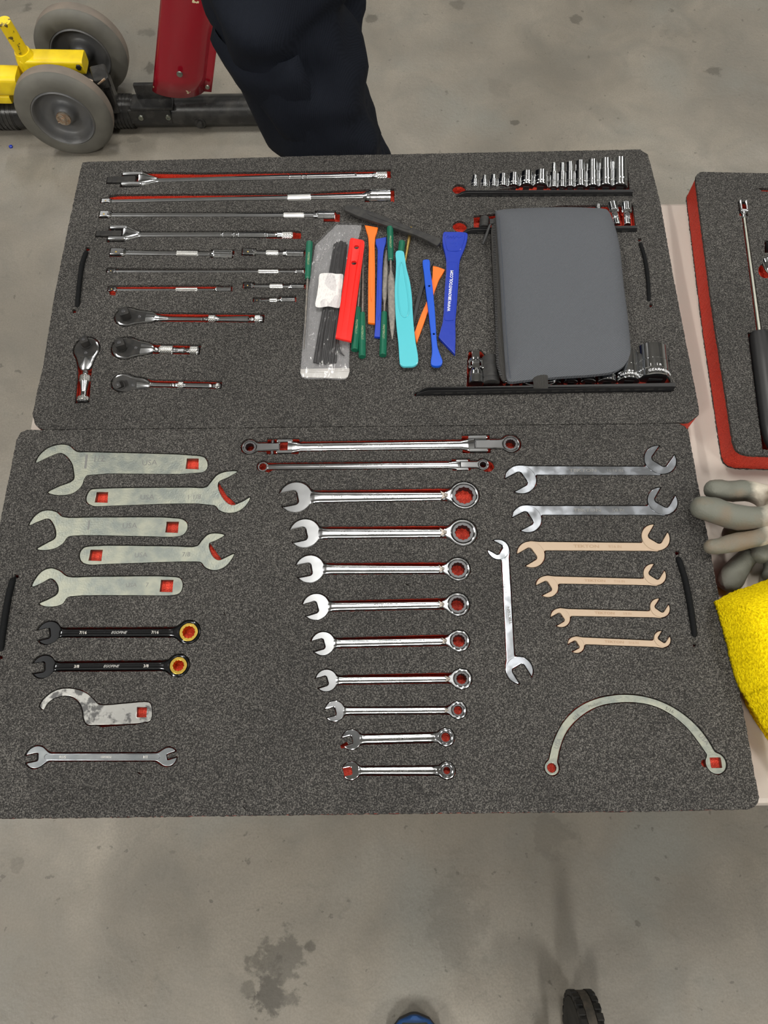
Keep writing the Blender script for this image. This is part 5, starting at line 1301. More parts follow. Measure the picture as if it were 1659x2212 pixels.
for i in range(n):
    t = i / (n - 1)
    y = 135 + t * 915; x = 517 + 22 * t + 30 * max(0, t - .93) / .07 * .6
    c = T.L(*Z(x, y), 10.4); m.box((c[0], c[1], 10.3), (1.5, .45, .5), .1 if i % 2 else -.1)
o = T.part(m, 'zipper_teeth', M_GUN); o['kind'] = 'stuff'
m = T.mb()
m.tube([(*T.L(*Z(500, 140), 11), 11), (*T.L(*Z(485, 175), 10), 10), (*T.L(*Z(468, 225), 8), 8.5), (*T.L(*Z(450, 270), 8), 8)], [1.3, 1.7, 2.0, 1.5], 8, .6)
m.box((*T.L(*Z(503, 135), 11), 11), (2.4, 3.8, 1.2), 0, .6)
T.part(m, 'zipper_pull', M_BLKPL, 'black zipper pull')
m = T.mb()
m.tube([(*T.L(*Z(795, 1050), 13), 13.5), (*T.L(*Z(795, 1080), 13), 12.6), (*T.L(*Z(797, 1110), 10), 10.5), (*T.L(*Z(797, 1128), 9), 8.2)], 8.6, 12, .12); T.part(m, 'strap_loop', M_STRAP, 'black webbing loop')
m = T.mb()
rp = [(700,1100),(690,1088),(730,1082),(800,1092),(860,1092),(885,1082),(870,1102),(800,1112),(730,1110)]
m.tube([(*T.L(*Z(x, y), 8), 8.3) for x, y in smooth_loop(rp + rp[:1], 2)[:-3]], .8, 8); T.part(m, 'metal_ring', M_CHROME)

# ================================================================== FOAM TRAYS
def path_len(p):
    p = np.asarray(p); return np.linalg.norm(np.roll(p, -1, 0) - p, axis=1)
def densify(loop, step):
    p = [np.array(q, float) for q in loop]; out = []
    for i in range(len(p)):
        a, b = p[i], p[(i + 1) % len(p)]; n = max(1, int(np.linalg.norm(b - a) / step))
        for k in range(n): out.append(a + (b - a) * k / n)
    return np.array(out)
def jitter(loop, amp, r):
    return np.asarray(loop) + r.uniform(-amp, amp, (len(loop), 2))
def foam_tray(key, label, outline, cords, cutpix=(), torn=None):
    """outline in photograph pixels on the foam surface; every pocket is a hole through the black skin into the red core"""
    O = [W(x, y) for x, y in outline]
    o2 = ccw([(v.x * 1000, v.y * 1000) for v in O])
    cx = float(np.mean([p[0] for p in o2])); cy = float(np.mean([p[1] for p in o2]))
    root = bpy.data.objects.new('foam_tray', None); COL.objects.link(root); root.location = (cx * .001, cy * .001, TABLE)
    tag(root, label, 'foam tray')
    H = (TOP - TABLE) * 1000
    sh = lambda lp: np.asarray(lp) - np.array([cx, cy])
    base = densify(o2, 2.2)
    outer = sh(jitter(base, .35, rng))
    pk = [(sh(p), lv) for p, lv in POCKETS[key]]
    for e in cutpix:
        q = [W(x, y) for x, y in e[0]]
        pk.append((sh(ccw([(v.x * 1000, v.y * 1000) for v in q])), e[1]))
    nk = {'upper': [(445, 612, 5, 2), (455, 470, 3, 1), (300, 600, 3, 2), (700, 350, 4, 1)], 'lower': [(330, 1000, 14, 3), (300, 1670, 8, 4), (262, 1575, 7, 5), (180, 1610, 7, 2), (640, 1165, 9, 5), (900, 1245, 18, 6), (880, 1262, 8, 3), (45, 1325, 9, 2), (528, 1745, 3, 4), (1380, 1225, 8, 3), (486, 1326, 3, 3), (930, 1140, 6, 4)], 'right': []}[key]
    for (x, y, w_, h_) in nk:
        q = [W(x - w_, y - h_), W(x - w_ * .2, y + 1.2), W(x + w_, y + h_), W(x + w_ * .1, y - .8)]
        e = sh(ccw([(v.x * 1000, v.y * 1000) for v in q])); c = e.mean(0)
        if all(d_poly(p)(np.array([[c[0]]]), np.array([[c[1]]]))[0, 0] > 5 + np.abs(e - c).max() for p, lv in pk): pk.append((e, 'N'))
    tops = [cw(jitter(densify(p, 1.8), .22, rng)) for p, lv in pk]
    m = MB(.001)
    m.prism([outer] + tops, H - 4, H, .25, 0, True, True)
    m.build('black_foam_top', M_FOAM, root, 0)
    core = sh(inset(jitter(base, .30, rng), .5))
    hA = [cw(inset(p, -.3)) for p, lv in pk if lv in 'ABC']; hB = [cw(inset(p, -.3)) for p, lv in pk if lv in 'BC']; hC = [cw(inset(p, -.3)) for p, lv in pk if lv == 'C']
    m = MB(.001)
    m.prism([core] + hA, H - 7, H - 4.3, 0, 0, True, False)
    m.prism([core] + hB, H - 12, H - 7, 0, 0, True, False)
    m.prism([core] + hC, H - 25, H - 12, 0, 0, True, False)
    m.prism([core], 1.4, H - 25, 0, 0, True, False)
    m.build('red_foam_core', M_RED, root, 0)
    m = MB(.001); m.prism([sh(jitter(base, .5, rng))], 0, 1.6, 0, 0); m.build('black_foam_skin', M_FOAM, root, 0)
    for pts, r in cords:
        m = MB(.001)
        P = []
        for i, (x, y) in enumerate(smooth_open(pts, 6)):
            t = i / (6.0 * (len(pts) - 1)); z = -1.2 + 3.0 * math.sin(PI * t) ** .5 if 0 < t < 1 else -4
            q = W(x, y); P.append((q.x * 1000 - cx, q.y * 1000 - cy, H + z))
        P = [(P[0][0], P[0][1], H - 9)] + P + [(P[-1][0], P[-1][1], H - 9)]
        m.tube(P, r, 10); m.build('pull_cord', M_CORD, root, 50)['label'] = 'black pull cord'
    return root
def smooth_open(pts, n):
    p = [np.array(q, float) for q in pts]; out = []
    for i in range(len(p) - 1):
        p0 = p[max(i - 1, 0)]; p1 = p[i]; p2 = p[i + 1]; p3 = p[min(i + 2, len(p) - 1)]
        for k in range(n):
            t = k / n
            out.append(0.5 * ((2 * p1) + (-p0 + p2) * t + (2 * p0 - 5 * p1 + 4 * p2 - p3) * t * t + (-p0 + 3 * p1 - 3 * p2 + p3) * t ** 3))
    out.append(p[-1]); return out
def spot(x, y, r, n=9): return [(x + r * (1 + .25 * math.sin(i * 2.4)) * math.cos(2 * PI * i / n), y - r * (1 + .25 * math.sin(i * 2.4)) * math.sin(2 * PI * i / n)) for i in range(n)]
def slit(pts, w):   # narrow trench that the cord lies in
    l = [(x - w, y) for x, y in pts]; r = [(x + w, y) for x, y in reversed(pts)]
    return l + r
foam_tray('upper', 'upper black and red foam tray holding sockets, ratchets and extension bars',
    [(178,351),(196,349),(450,343),(700,336),(1060,329),(1383,322.6),(1399,333.5),(1405,352),(1427,440),(1455,600),(1485,755),(1510,882),(1510,895),(1500,903),(1488,911),(1440,914),(1200,916.5),(800,920.5),(400,925),(98,927.5),(82,923),(74,914),(70,893),(76,868),(80,846),(92.5,793),(117,640),(147,490),(173,370)],
    [([(187, 543), (178, 575), (172, 620), (167, 664)], 3.0), ([(1382, 524), (1392, 560), (1399, 610), (1402, 652)], 2.4)],
    [(spot(189, 538, 5), 'B'), (spot(160, 672, 4.5), 'B'), (spot(1382, 517, 4), 'B'), (spot(1406, 659, 4), 'B')])
foam_tray('lower', 'lower black and red foam tray holding all the wrenches',
    [(-130,1769),(-133,1740),(-60,1400),(0,1128),(35.4,950),(44,934),(58,928.5),(400,926),(800,921.5),(1200,917.5),(1440,915),(1465,915),(1479,920),(1487,931),(1509,1051),(1555,1300),(1578,1400),(1595,1480),(1613,1574),(1630,1671),(1639.6,1722),(1637,1734),(1630,1742),(1620,1748),(1400,1752.5),(800,1758),(400,1763.5),(0,1768)],
    [([(29, 1250), (20, 1290), (10, 1350), (2, 1405)], 3.4), ([(1464, 1204), (1478, 1250), (1490, 1310), (1501, 1376)], 3.2)],
    [(spot(35, 1245, 5), 'B'), (spot(1, 1420, 5), 'B'), (spot(1463, 1194, 5), 'B'), (spot(1500, 1394, 3.4), 'A')])

# ---- right tray and its tool
T = Tool('telescopic_tool', 'telescopic pick-up tool with a forked chrome tip and black handle in the right tray', 'pick-up tool', (1603, 437), (1665, 900), None, -10)
mm = T.mm; L = T.len
X = lambda y: (y - 437) / (900 - 437) * L
m = T.mb()
for s_ in (-1, 1): m.box((X(449), s_ * 3.6, 1), (X(462) * .5, .95, 3), 0, .4)
m.box((X(461), 0, 1), (1.6, 4.5, 3), 0, .4)
m.lathe([(X(461), 4.0), (X(467), 3.2), (X(468), 2.0), (X(471), 2.0), (X(471.5), 3.0), (X(475), 3.0), (X(476), 1.4)], 0, 0, 20)
T.part(m, 'forked_tip', M_CHROME)
m = T.mb(); m.lathe([(X(475), 1.5), (X(745), 2.1)], 0, 0, 16); T.part(m, 'shaft', mat('nickel_rod', (.62, .63, .55), .35, .9))
m = T.mb(); n = 30; rings = []
for x, q in [(X(735), .5), (X(736), .86), (X(745), 1.0), (X(800), 1.0), (X(920), 1.0), (X(945), .85), (X(960), .6)]:
    rings.append(m.ring([(x, 13.5 * q * (1 - (.05 if i % 5 < 1 else 0)) * math.cos(2 * PI * i / n), 0.6 + 9.8 * q * math.sin(2 * PI * i / n)) for i in range(n)]))
for a_, b_2 in zip(rings[:-1], rings[1:]): m.bridge(b_2, a_)
m.f.append(tuple(rings[0])); m.f.append(tuple(reversed(rings[-1])))
T.part(m, 'handle', M_BLKPL)
f = smin(0, d_strip(-1, 0, 5.2, X(470), 0, 5.2), d_strip(0, 0, 2.6, X(740), 0, 3.2), d_strip(X(734), 0, 14, X(962), 0, 14))
T.pocket('right', f, (-4, -16, X(966), 16), .1, 'B')
T2 = Tool('chrome_fitting', 'chrome fitting in a round red pocket at the right picture edge', 'fitting', (1656, 560), (1676, 620), None, -12)
m = T2.mb(); m.lathe([(0, 3), (0, 6), (6, 6.5), (16, 6.5), (20, 4), (30, 4)], 0, -3, 24); T2.part(m, 'body', M_CHROME)
T3 = Tool('black_fitting', 'black rounded fitting at the right picture edge beside the telescopic tool', 'fitting', (1656, 533), (1690, 531), None, -12)
m = T3.mb(); m.lathe([(0, 2), (.6, 6), (4, 8.5), (12, 8.5), (26, 6)], 0, -2, 24); T3.part(m, 'body', M_BLKPL)
def arcpts(cx, cy, rx, ry, a0, a1, n=12): return [(cx + rx * math.cos(math.radians(a0 + (a1 - a0) * i / n)), cy - ry * math.sin(math.radians(a0 + (a1 - a0) * i / n))) for i in range(n + 1)]
foam_tray('right', 'right-hand black and red foam tray with its red side showing, cut by the picture edge',
    [(1503,388),(1504,379),(1508,374),(1516,371),(1659,374),(1980,383),(2150,960),(2140,1000),(1900,990),(1659,984.5),(1618,983),(1601,979),(1590,970),(1584,955),(1577,910),(1560,800),(1542.6,690),(1520,520)],
    [], [([(1637,406),(1760,409),(1760,416),(1646,413)], 'B'), (arcpts(1654, 584, 16, 17, 60, 300) + [(1700, 625), (1700, 560)], 'B'), ([(1652,520),(1720,518),(1720,548),(1652,546)], 'B')])

# ================================================================== GLOVES AND TOWEL
def skinned(name, pts, edges, m_, parent, loc, sub=2, flat=1.0):
    """one continuous surface grown on a skeleton; pts: (x, y, z, radius)"""
    me = bpy.data.meshes.new(name)
    me.from_pydata([(x - loc[0], y - loc[1], z - loc[2]) for x, y, z, r in pts], edges, [])
    me.materials.append(m_)
    o = bpy.data.objects.new(name, me); COL.objects.link(o); o.location = (0, 0, 0)
    if parent: o.parent = parent
    md = o.modifiers.new('skin', 'SKIN')
    for i, p in enumerate(pts):
        r = p[3]
        me.skin_vertices[0].data[i].radius = (r, r) if not isinstance(r, tuple) else r
        me.skin_vertices[0].data[i].use_root = (i == 0)
    md.use_smooth_shade = True; md.branch_smoothing = .6
    sd = o.modifiers.new('sub', 'SUBSURF'); sd.levels = sub; sd.render_levels = sub
    return o
def wp(px, py, z, r): 
    q = W(px, py, z); return (q.x, q.y, q.z, r)
def glove(label, group_, specs, palm, m_, loc):
    root = bpy.data.objects.new('work_glove', None); COL.objects.link(root); root.location = loc; tag(root, label, 'glove')
    pts = [palm[0]]; edges = []
    for p in palm[1:]: pts.append(p); edges.append((len(pts) - 2, len(pts) - 1))
    for k, ch in specs:
        prev = k
        for p in ch: pts.append(p); edges.append((prev, len(pts) - 1)); prev = len(pts) - 1
    o = skinned('glove_body', pts, edges, m_, root, loc, 2)
    tx = bpy.data.textures.get('wrinkle') or bpy.data.textures.new('wrinkle', 'CLOUDS'); tx.noise_scale = .02
    d = o.modifiers.new('wrinkles', 'DISPLACE'); d.texture = tx; d.strength = .005; d.mid_level = .5
    return root
z1 = TOP + .017
g0 = W(1478, 1090, z1)
glove('grey-coated work glove with dirty white palm lying on top, fingers pointing left', None,
    [(0, [wp(1640, 1062, TOP + .003, .0125), wp(1590, 1060, TOP - .002, .0125), wp(1548, 1058, TOP + .006, .012), wp(1525, 1057, TOP + .010, .009)]),
     (0, [wp(1610, 1122, TOP + .018, .0145), wp(1560, 1108, TOP + .018, .0150), wp(1515, 1096, TOP + .017, .0148), wp(1491, 1092, TOP + .015, .011)]),
     (0, [wp(1650, 1158, TOP + .014, .0115), wp(1600, 1170, TOP + .013, .0098), wp(1550, 1180, TOP + .011, .0095), wp(1515, 1182, TOP + .011, .0085)])],
    [wp(1700, 1110, TOP + .014, .022), wp(1740, 1112, TOP + .020, .027), wp(1830, 1118, TOP + .018, .027)], M_GLOVE, (g0.x, g0.y, TOP))
g1 = W(1560, 1260, TABLE)
glove('grey knitted work glove lying beneath the other glove, fingers pointing down', None,
    [(0, [wp(1600, 1215, TABLE + .013, .0140), wp(1578, 1250, TABLE + .013, .0150), wp(1565, 1278, TABLE + .011, .0125)]),
     (0, [wp(1645, 1195, TABLE + .026, .0120), wp(1637, 1212, TABLE + .026, .0110)]),
     (0, [wp(1680, 1235, TABLE + .014, .014), wp(1665, 1262, TABLE + .013, .014)]),
     (0, [wp(1590, 1150, TABLE + .018, .013), wp(1560, 1140, TABLE + .014, .012)])],
    [wp(1645, 1172, TABLE + .013, .0125), wp(1700, 1165, TABLE + .013, .0125), wp(1760, 1165, TABLE + .013, .0125)], M_GLOVE2, (g1.x, g1.y, TABLE))

q0 = W(1650, 1420, TOP)
root = bpy.data.objects.new('towel', None); COL.objects.link(root); root.location = (q0.x, q0.y, TABLE); tag(root, 'bright yellow terry towel folded beside the lower tray, under the gloves', 'towel')
tp = [(1547,1297),(1575,1282),(1600,1271),(1630,1262),(1659,1250),(1760,1212),(1850,1400),(1850,1690),(1740,1690),(1659,1577),(1640,1548),(1612,1500),(1596,1468),(1584,1425),(1570,1370),(1556,1320)]
P = densify([((W(x, y, TOP + .008).x - q0.x) * 1000, (W(x, y, TOP + .008).y - q0.y) * 1000) for x, y in smooth_loop(tp, 3, {0, 5, 7, 8})], 1.3)
P = ccw([tuple(p) for p in jitter(P, .75, rng)])
m = MB(.001, 0); m.dome(P, 36.8, 44, 6, 34, 1.6, .030, 4.5, 4)
o = m.build('towel_top', M_TOWEL, root, 180)
P2 = [(p[0] * .9 + 12, p[1] * .92) for p in P[::3]]
P2 = densify([((W(x, y, TABLE + .03).x - q0.x) * 1000, (W(x, y, TABLE + .03).y - q0.y) * 1000) for x, y in [(1600,1290),(1640,1275),(1760,1235),(1840,1400),(1840,1670),(1740,1670),(1665,1560),(1640,1520),(1622,1470),(1606,1400)]], 2)
m = MB(.001, 0); m.prism([ccw([tuple(p) for p in jitter(P2, .6, rng)])], 0, 37.2, 2, 2); m.build('towel_fold', M_TOWEL, root, 180)

# ================================================================== WHEELED STAND AT THE TOP LEFT
c_ = W(196, 338, 0.0); YF = c_.y
hubp = WY(137, 258, YF)
RW = hubp.z if .09 < hubp.z < .2 else .13
XW = WY(137, 258, YF).x
S0 = Vector((XW, YF + .10, 0))
st = bpy.data.objects.new('wheeled_stand', None); COL.objects.link(st); st.location = S0
tag(st, 'yellow wheeled ground stand with two grey wheels, black floor pipe and red panel', 'wheeled stand')
def rel(v): return (v[0] - S0.x, v[1] - S0.y, v[2])
def wheel(xc, yf, r, lab):
    # axis along world y, face at yf towards the camera
    Mx = Matrix.Translation(rel((xc, yf, r))) @ Matrix.Rotation(PI / 2, 4, 'Z')
    wr = bpy.data.objects.new('wheel', None); COL.objects.link(wr); wr.parent = st; wr['label'] = lab
    def lathe(prof, m_, name, seg=56, l=None):
        m = MB(1.0); m.lathe(prof, 0, 0, seg, mtx=Mx, caps=(name != 'tyre_sidewall')); o = m.build(name, m_, wr, 40)
        if l: o['label'] = l
        return o
    k = r / .13 * 1.025
    lathe([(.004, .082 * k), (.000, .086 * k), (-.001, .100 * k), (.003, .118 * k), (.010, .1265 * k), (.016, .130 * k), (.018, .130 * k)], M_TIRE, 'tyre_sidewall')
    m = MB(1.0); m.lathe([(.0175, .1295 * k), (.022, .1305 * k), (.040, .1305 * k), (.046, .1290 * k), (.052, .118 * k), (.055, .10 * k), (.054, .084 * k)], 0, 0, 56, mtx=Mx, caps=False); m.build('tyre_tread', M_TIREEDGE, wr, 40)
    lathe([(.004, .001), (.004, .016 * k), (.008, .024 * k), (.018, .029 * k), (.027, .034 * k), (.030, .040 * k), (.030, .062 * k), (.026, .069 * k), (.010, .076 * k), (.001, .0785 * k), (-.0015, .081 * k), (.001, .0845 * k), (.006, .085 * k), (.053, .085 * k), (.053, .020), (.05, .001)], M_RIM, 'wheel_disc')
    lathe([(-.010, .001), (-.010, .008), (.006, .008)], M_RUST, 'axle_end', 14, 'rusty axle end')
    lathe([(.000, .008), (.000, .018), (.006, .018)], M_RUST, 'washer', 22)
    m = MB(1.0)
    q = Mx @ Vector((-.006, 0, 0))
    m.tube([(q.x - .014, q.y - .001, q.z - .004), (q.x + .004, q.y - .003, q.z + .001), (q.x + .010, q.y - .004, q.z + .012), (q.x + .002, q.y - .005, q.z + .022), (q.x - .008, q.y - .004, q.z + .016), (q.x - .004, q.y - .003, q.z + .004)], .0012, 6)
    m.build('split_pin', M_RUST, wr, 60)
    return wr
wheel(XW, YF, RW, 'front grey wheel with a rusty split pin')
rb = WY(172, 112, YF + .215)
wheel(XW + .012, YF + .235, RW, 'rear grey wheel')
# axle
m = MB(1.0); m.tube([rel((XW, YF + .01, RW)), rel((XW + .01, YF + .27, RW))], .010, 14); m.build('axle', M_BLACKPAINT, st, 40)
# floor pipe
pp = W(400, 279, 0.0); PR = .040; PY = pp.y + PR * .6
m = MB(1.0)
m.lathe([(0, .001), (0, PR), (1.14, PR), (1.14, .001)], 0, 0, 30, mtx=Matrix.Translation(rel((-1.35, PY, PR))))
m.build('floor_pipe', M_BLACKPAINT, st, 40)
for x0, x1, r in ((WY(245, 240, PY).x, WY(290, 240, PY).x, PR * 1.10), (WY(-20, 240, PY).x, WY(35, 240, PY).x, PR * 1.08)):
    n = 6; m = MB(1.0)
    pr = []
    for i in range(n): 
        a = (x1 - x0) * i / n; b = (x1 - x0) * (i + .7) / n
        pr += [(a, r), (b, r), (b, r * .96), ((x1 - x0) * (i + 1) / n, r * .96)]
    m.lathe([(0, .001)] + pr + [(x1 - x0, .001)], 0, 0, 30, mtx=Matrix.Translation(rel((x0, PY, PR))))
    m.build('pipe_sleeve', M_BLACKPAINT, st, 30)
# bracket with two rivets
bx0 = WY(285, 235, PY).x; bx1 = WY(375, 235, PY).x
m = MB(1.0)
m.box(rel(((bx0 + bx1) / 2, PY - PR * .95, PR * 1.35)), ((bx1 - bx0) / 2, .004, .020), 0, .002)
m.box(rel(((bx0 + bx1) / 2 + .01, PY - PR * .35, PR * 1.95)), ((bx1 - bx0) / 2, PR * .7, .004), 0, .002)
m.box(rel(((bx0 + bx1) / 2 + .015, PY, PR * 2.2)), ((bx1 - bx0) / 2 * .8, .006, .035), 0, .002)
m.build('panel_bracket', M_BLACKPAINT, st, 30)
for x in (WY(297, 230, PY - PR).x, WY(357, 230, PY - PR).x):
    m = MB(1.0); m.lathe([(0, .001), (0, .0075), (.004, .0065), (.004, .0035), (.002, .0035), (.002, .001)], 0, 0, 16, mtx=Matrix.Translation(rel((x, PY - PR * .95 - .004, PR * 1.35))) @ Matrix.Rotation(-PI / 2, 4, 'Z')); m.build('rivet', M_ZINC, st, 30)
m = MB(1.0); q = WY(433, 262, PY - PR * .8)
m.lathe([(0, .001), (0, .016), (.006, .015), (.006, .009), (.014, .008), (.014, .001)], 0, 0, 18, mtx=Matrix.Translation(rel((q.x, PY - PR * .90, q.z))) @ Matrix.Rotation(-PI / 2, 4, 'Z')); m.build('pipe_bolt', M_BLACKPAINT, st, 30)
# red panel: a rolled channel that widens upwards
PB = PY - .035
ql = WY(329, 196, PB); qr = WY(456, 206, PB); tl_ = WY(350, -40, PB + .05); tr2 = WY(486, -40, PB + .05); 
m = MB(1.0); NR = 10; prev = None
for side in (0,):
    grid = []
    for j in range(NR + 1):
        t = j / NR * 1.6
        L_ = ql.lerp(tl_, t); R_ = qr.lerp(tr2, t)
        row = []
        for i in range(25):
            u_ = i / 24
            p = L_.lerp(R_, u_)
            bul = .020 * (1 - (2 * min(u_ / .80, 1) - 1) ** 2) ** .7 if u_ < .80 else 0
            p = p + Vector((0, -bul + (.012 if u_ > .82 else 0) * min(1, (u_ - .82) / .05 if u_ > .82 else 0), 0))
            row.append(rel(p))
        grid.append(row)
    rings = [m.ring(r) for r in grid]
    for a_, b_2 in zip(rings[:-1], rings[1:]): m.bridge(a_, b_2, False)
o = m.build('red_panel', M_REDPAINT, st, 50); o['label'] = 'chipped red painted panel'
sm_ = o.modifiers.new('thickness', 'SOLIDIFY'); sm_.thickness = .003
for (px, py) in ((388, 160), (448, 188)):
    q = WY(px, py, PB - (.019 if px < 400 else -.006))
    m = MB(1.0); m.lathe([(0, .001), (0, .008 if px < 400 else .006), (.003, .007 if px < 400 else .005), (.0035, .001)], 0, 0, 18, mtx=Matrix.Translation(rel(q)) @ Matrix.Rotation(-PI / 2, 4, 'Z')); m.build('screw_head', M_ZINC, st, 30)
# yellow frame between the wheels
YM = YF + .135
m = MB(1.0)
def sq_bar(p0, p1, hx, hz):
    p0 = Vector(p0); p1 = Vector(p1); d = (p1 - p0); L_ = d.length; q = d.to_track_quat('X', 'Z')
    M2 = Matrix.Translation(p0) @ q.to_matrix().to_4x4()
    m.loft([(0, 0, 0, hx, hz, 6), (.004, 0, 0, hx, hz, 6), (L_ - .004, 0, 0, hx, hz, 6), (L_, 0, 0, hx * .97, hz * .97, 6)], 20)
    for i in range(len(m.v) - 80, len(m.v)): m.v[i] = tuple(M2 @ Vector(m.v[i]))
a0 = WY(52, 132, YM); a1 = WY(184, 134, YM)
sq_bar(rel(a0), rel(a1), .026, .019)
m.build('yellow_arm', M_YELLOWPAINT, st, 30)
m = MB(1.0)
q = WY(170, 145, YM - .026); m.lathe([(0, .001), (0, .008), (.004, .007), (.004, .001)], 0, 0, 6, mtx=Matrix.Translation(rel((q.x, YM - .026, q.z))) @ Matrix.Rotation(-PI / 2, 4, 'Z')); m.build('arm_bolt', M_BLACKPAINT, st, 0)
m = MB(1.0)
b0 = WY(60, 132, YM); b1 = WY(8, 45, YM - .01)
m.tube([rel(b0), rel(b0.lerp(b1, .35)), rel(b1)], .0165, 18); 
m.build('yellow_post', mat('scuffed_yellow_paint', (.80, .58, .01), .4, 0, col2=(.10, .07, .02), nscale=55, ndetail=6, ramp=(.56, .62)), st, 40)
m = MB(1.0); b2 = WY(64, 150, YM); m.lathe([(-.02, .001), (-.02, .030), (.01, .026), (.03, .020), (.03, .001)], 0, 0, 22, mtx=Matrix.Translation(rel(b0)) @ (b1 - b0).to_track_quat('X', 'Z').to_matrix().to_4x4()); m.build('post_socket', M_YELLOWPAINT, st, 40)
m = MB(1.0)
e0 = WY(-60, 172, YM - .04); e1 = WY(44, 174, YM - .04); sq_bar(rel(e0), rel(e1), .030, .026); m.build('yellow_block', M_YELLOWPAINT, st, 30)
m = MB(1.0)
e0 = WY(-60, 205, YM - .05); e1 = WY(26, 206, YM - .05); sq_bar(rel(e0), rel(e1), .02, .012); m.build('yellow_foot', M_YELLOWPAINT, st, 30)
m = MB(1.0)
e0 = WY(215, 178, YF + .08); m.box(rel((e0.x, YF + .10, e0.z)), (.020, .03, .014), .3, .004); m.box(rel((e0.x + .01, YF + .10, e0.z - .05)), (.012, .02, .045), .1, .004); m.build('axle_bracket', M_BLACKPAINT, st, 30)
m = MB(1.0); m.tube([rel((e0.x - .022, YF + .075, e0.z + .012)), rel((e0.x, YF + .07, e0.z + .004)), rel((e0.x + .02, YF + .075, e0.z + .014))], .003, 8); m.build('rusty_clip', M_RUST, st, 40)
q = W(24, 318, 0); m = MB(.001); m.lathe([(0, .1), (0, 5), (4, 5), (5, 3.5), (5, .1)], 0, 0, 16, mtx=Matrix.Rotation(-PI / 2, 4, 'Y'))
o = m.build('bottle_cap', M_BLUE3, None, 30, (q.x, q.y, 0)); tag(o, 'tiny blue plastic cap on the floor left of the front wheel', 'cap')

# ================================================================== PERSON STANDING BEHIND THE TABLE
P0 = Vector((-.07, 1.12, 0))
pr_ = bpy.data.objects.new('person', None); COL.objects.link(pr_); pr_.location = P0
tag(pr_, 'person in dark navy cargo trousers standing behind the table, only the legs in view', 'person')
def limb(secs, name, m_, wr=.006, sc=9, n=44, seed=0):
    """one continuous sleeve through rings (x, y, z, rx, ry)"""
    m = MB(1.0); rings = []
    P = []
    for i in range(len(secs) - 1):
        p0, p1, p2, p3 = (np.array(secs[max(i - 1, 0)]), np.array(secs[i]), np.array(secs[i + 1]), np.array(secs[min(i + 2, len(secs) - 1)]))
        for k in range(7):
            t = k / 7; P.append(0.5 * ((2 * p1) + (-p0 + p2) * t + (2 * p0 - 5 * p1 + 4 * p2 - p3) * t * t + (-p0 + 3 * p1 - 3 * p2 + p3) * t ** 3))
    P.append(np.array(secs[-1], float))
    for x, y, z, rx, ry in P:
        pts = []
        for i in range(n):
            a = 2 * PI * i / n
            v = Vector((math.cos(a) * 1.2, math.sin(a) * 1.2, z * sc + seed))
            d = 1 + (wr / rx) * (mnoise.noise(v * 1.3) + .6 * mnoise.noise(Vector((v.x * 1.5, v.y * 1.5, v.z * 2.6 + a * .8)))) * 1.6
            pts.append((x + rx * d * math.cos(a) - P0.x, y + ry * d * math.sin(a) - P0.y, z))
        rings.append(m.ring(pts))
    for a_, b_2 in zip(rings[:-1], rings[1:]): m.bridge(b_2, a_)
    m.f.append(tuple(rings[0])); m.f.append(tuple(reversed(rings[-1])))
    return m
m = limb([(-.10, 1.18, 1.04, .165, .115), (-.10, 1.18, .98, .175, .125), (-.115, 1.16, .90, .160, .125), (-.150, 1.10, .82, .098, .105), (-.128, 1.095, .74, .097, .105), (-.102, 1.09, .66, .088, .10), (-.070, 1.085, .58, .070, .085), (-.040, 1.09, .50, .060, .072), (-.024, 1.11, .40, .062, .072), (-.035, 1.14, .28, .062, .070), (-.03, 1.15, .16, .062, .068), (-.03, 1.15, .075, .066, .075)], '', None, .014)
m2 = limb([(-.085, 1.20, .90, .090, .095), (-.098, 1.20, .82, .080, .088), (-.098, 1.205, .74, .074, .088), (-.092, 1.21, .66, .066, .082), (-.078, 1.20, .56, .058, .075), (-.052, 1.20, .47, .056, .07), (-.03, 1.22, .38, .058, .070), (-.01, 1.27, .26, .058, .066), (.0, 1.30, .15, .060, .064), (.0, 1.31, .075, .066, .075)], '', None, .012, seed=5)
k = len(m.v); m.v += m2.v; m.f += [tuple(i + k for i in f_) for f_ in m2.f]
o = m.build('trousers', M_TROUSER, pr_, 180)
m = MB(1.0)   # cargo pocket wrapped round the outside of the front thigh
rows = []
for j in range(13):
    t = j / 12; z = .80 - t * .19; cx_ = -.145 + .045 * t; cy_ = 1.10 - .01 * t; row = []
    for i in range(19):
        a = math.radians(190 + 100 * i / 18 + 8 * t)
        rr = .1045 - .012 * t + .002 * math.sin(i * .9 + j * .5) - (.014 if i in (0, 18) or j in (0, 12) else 0) + (.004 if j < 4 else 0)
        row.append((cx_ + rr * math.cos(a) - P0.x, cy_ + rr * 1.05 * math.sin(a) - P0.y, z - .012 * math.sin(i / 18 * PI)))
    rows.append(m.ring(row))
for a_, b_2 in zip(rows[:-1], rows[1:]): m.bridge(a_, b_2, False)
m.build('cargo_pocket', M_TROUSER, pr_, 60)
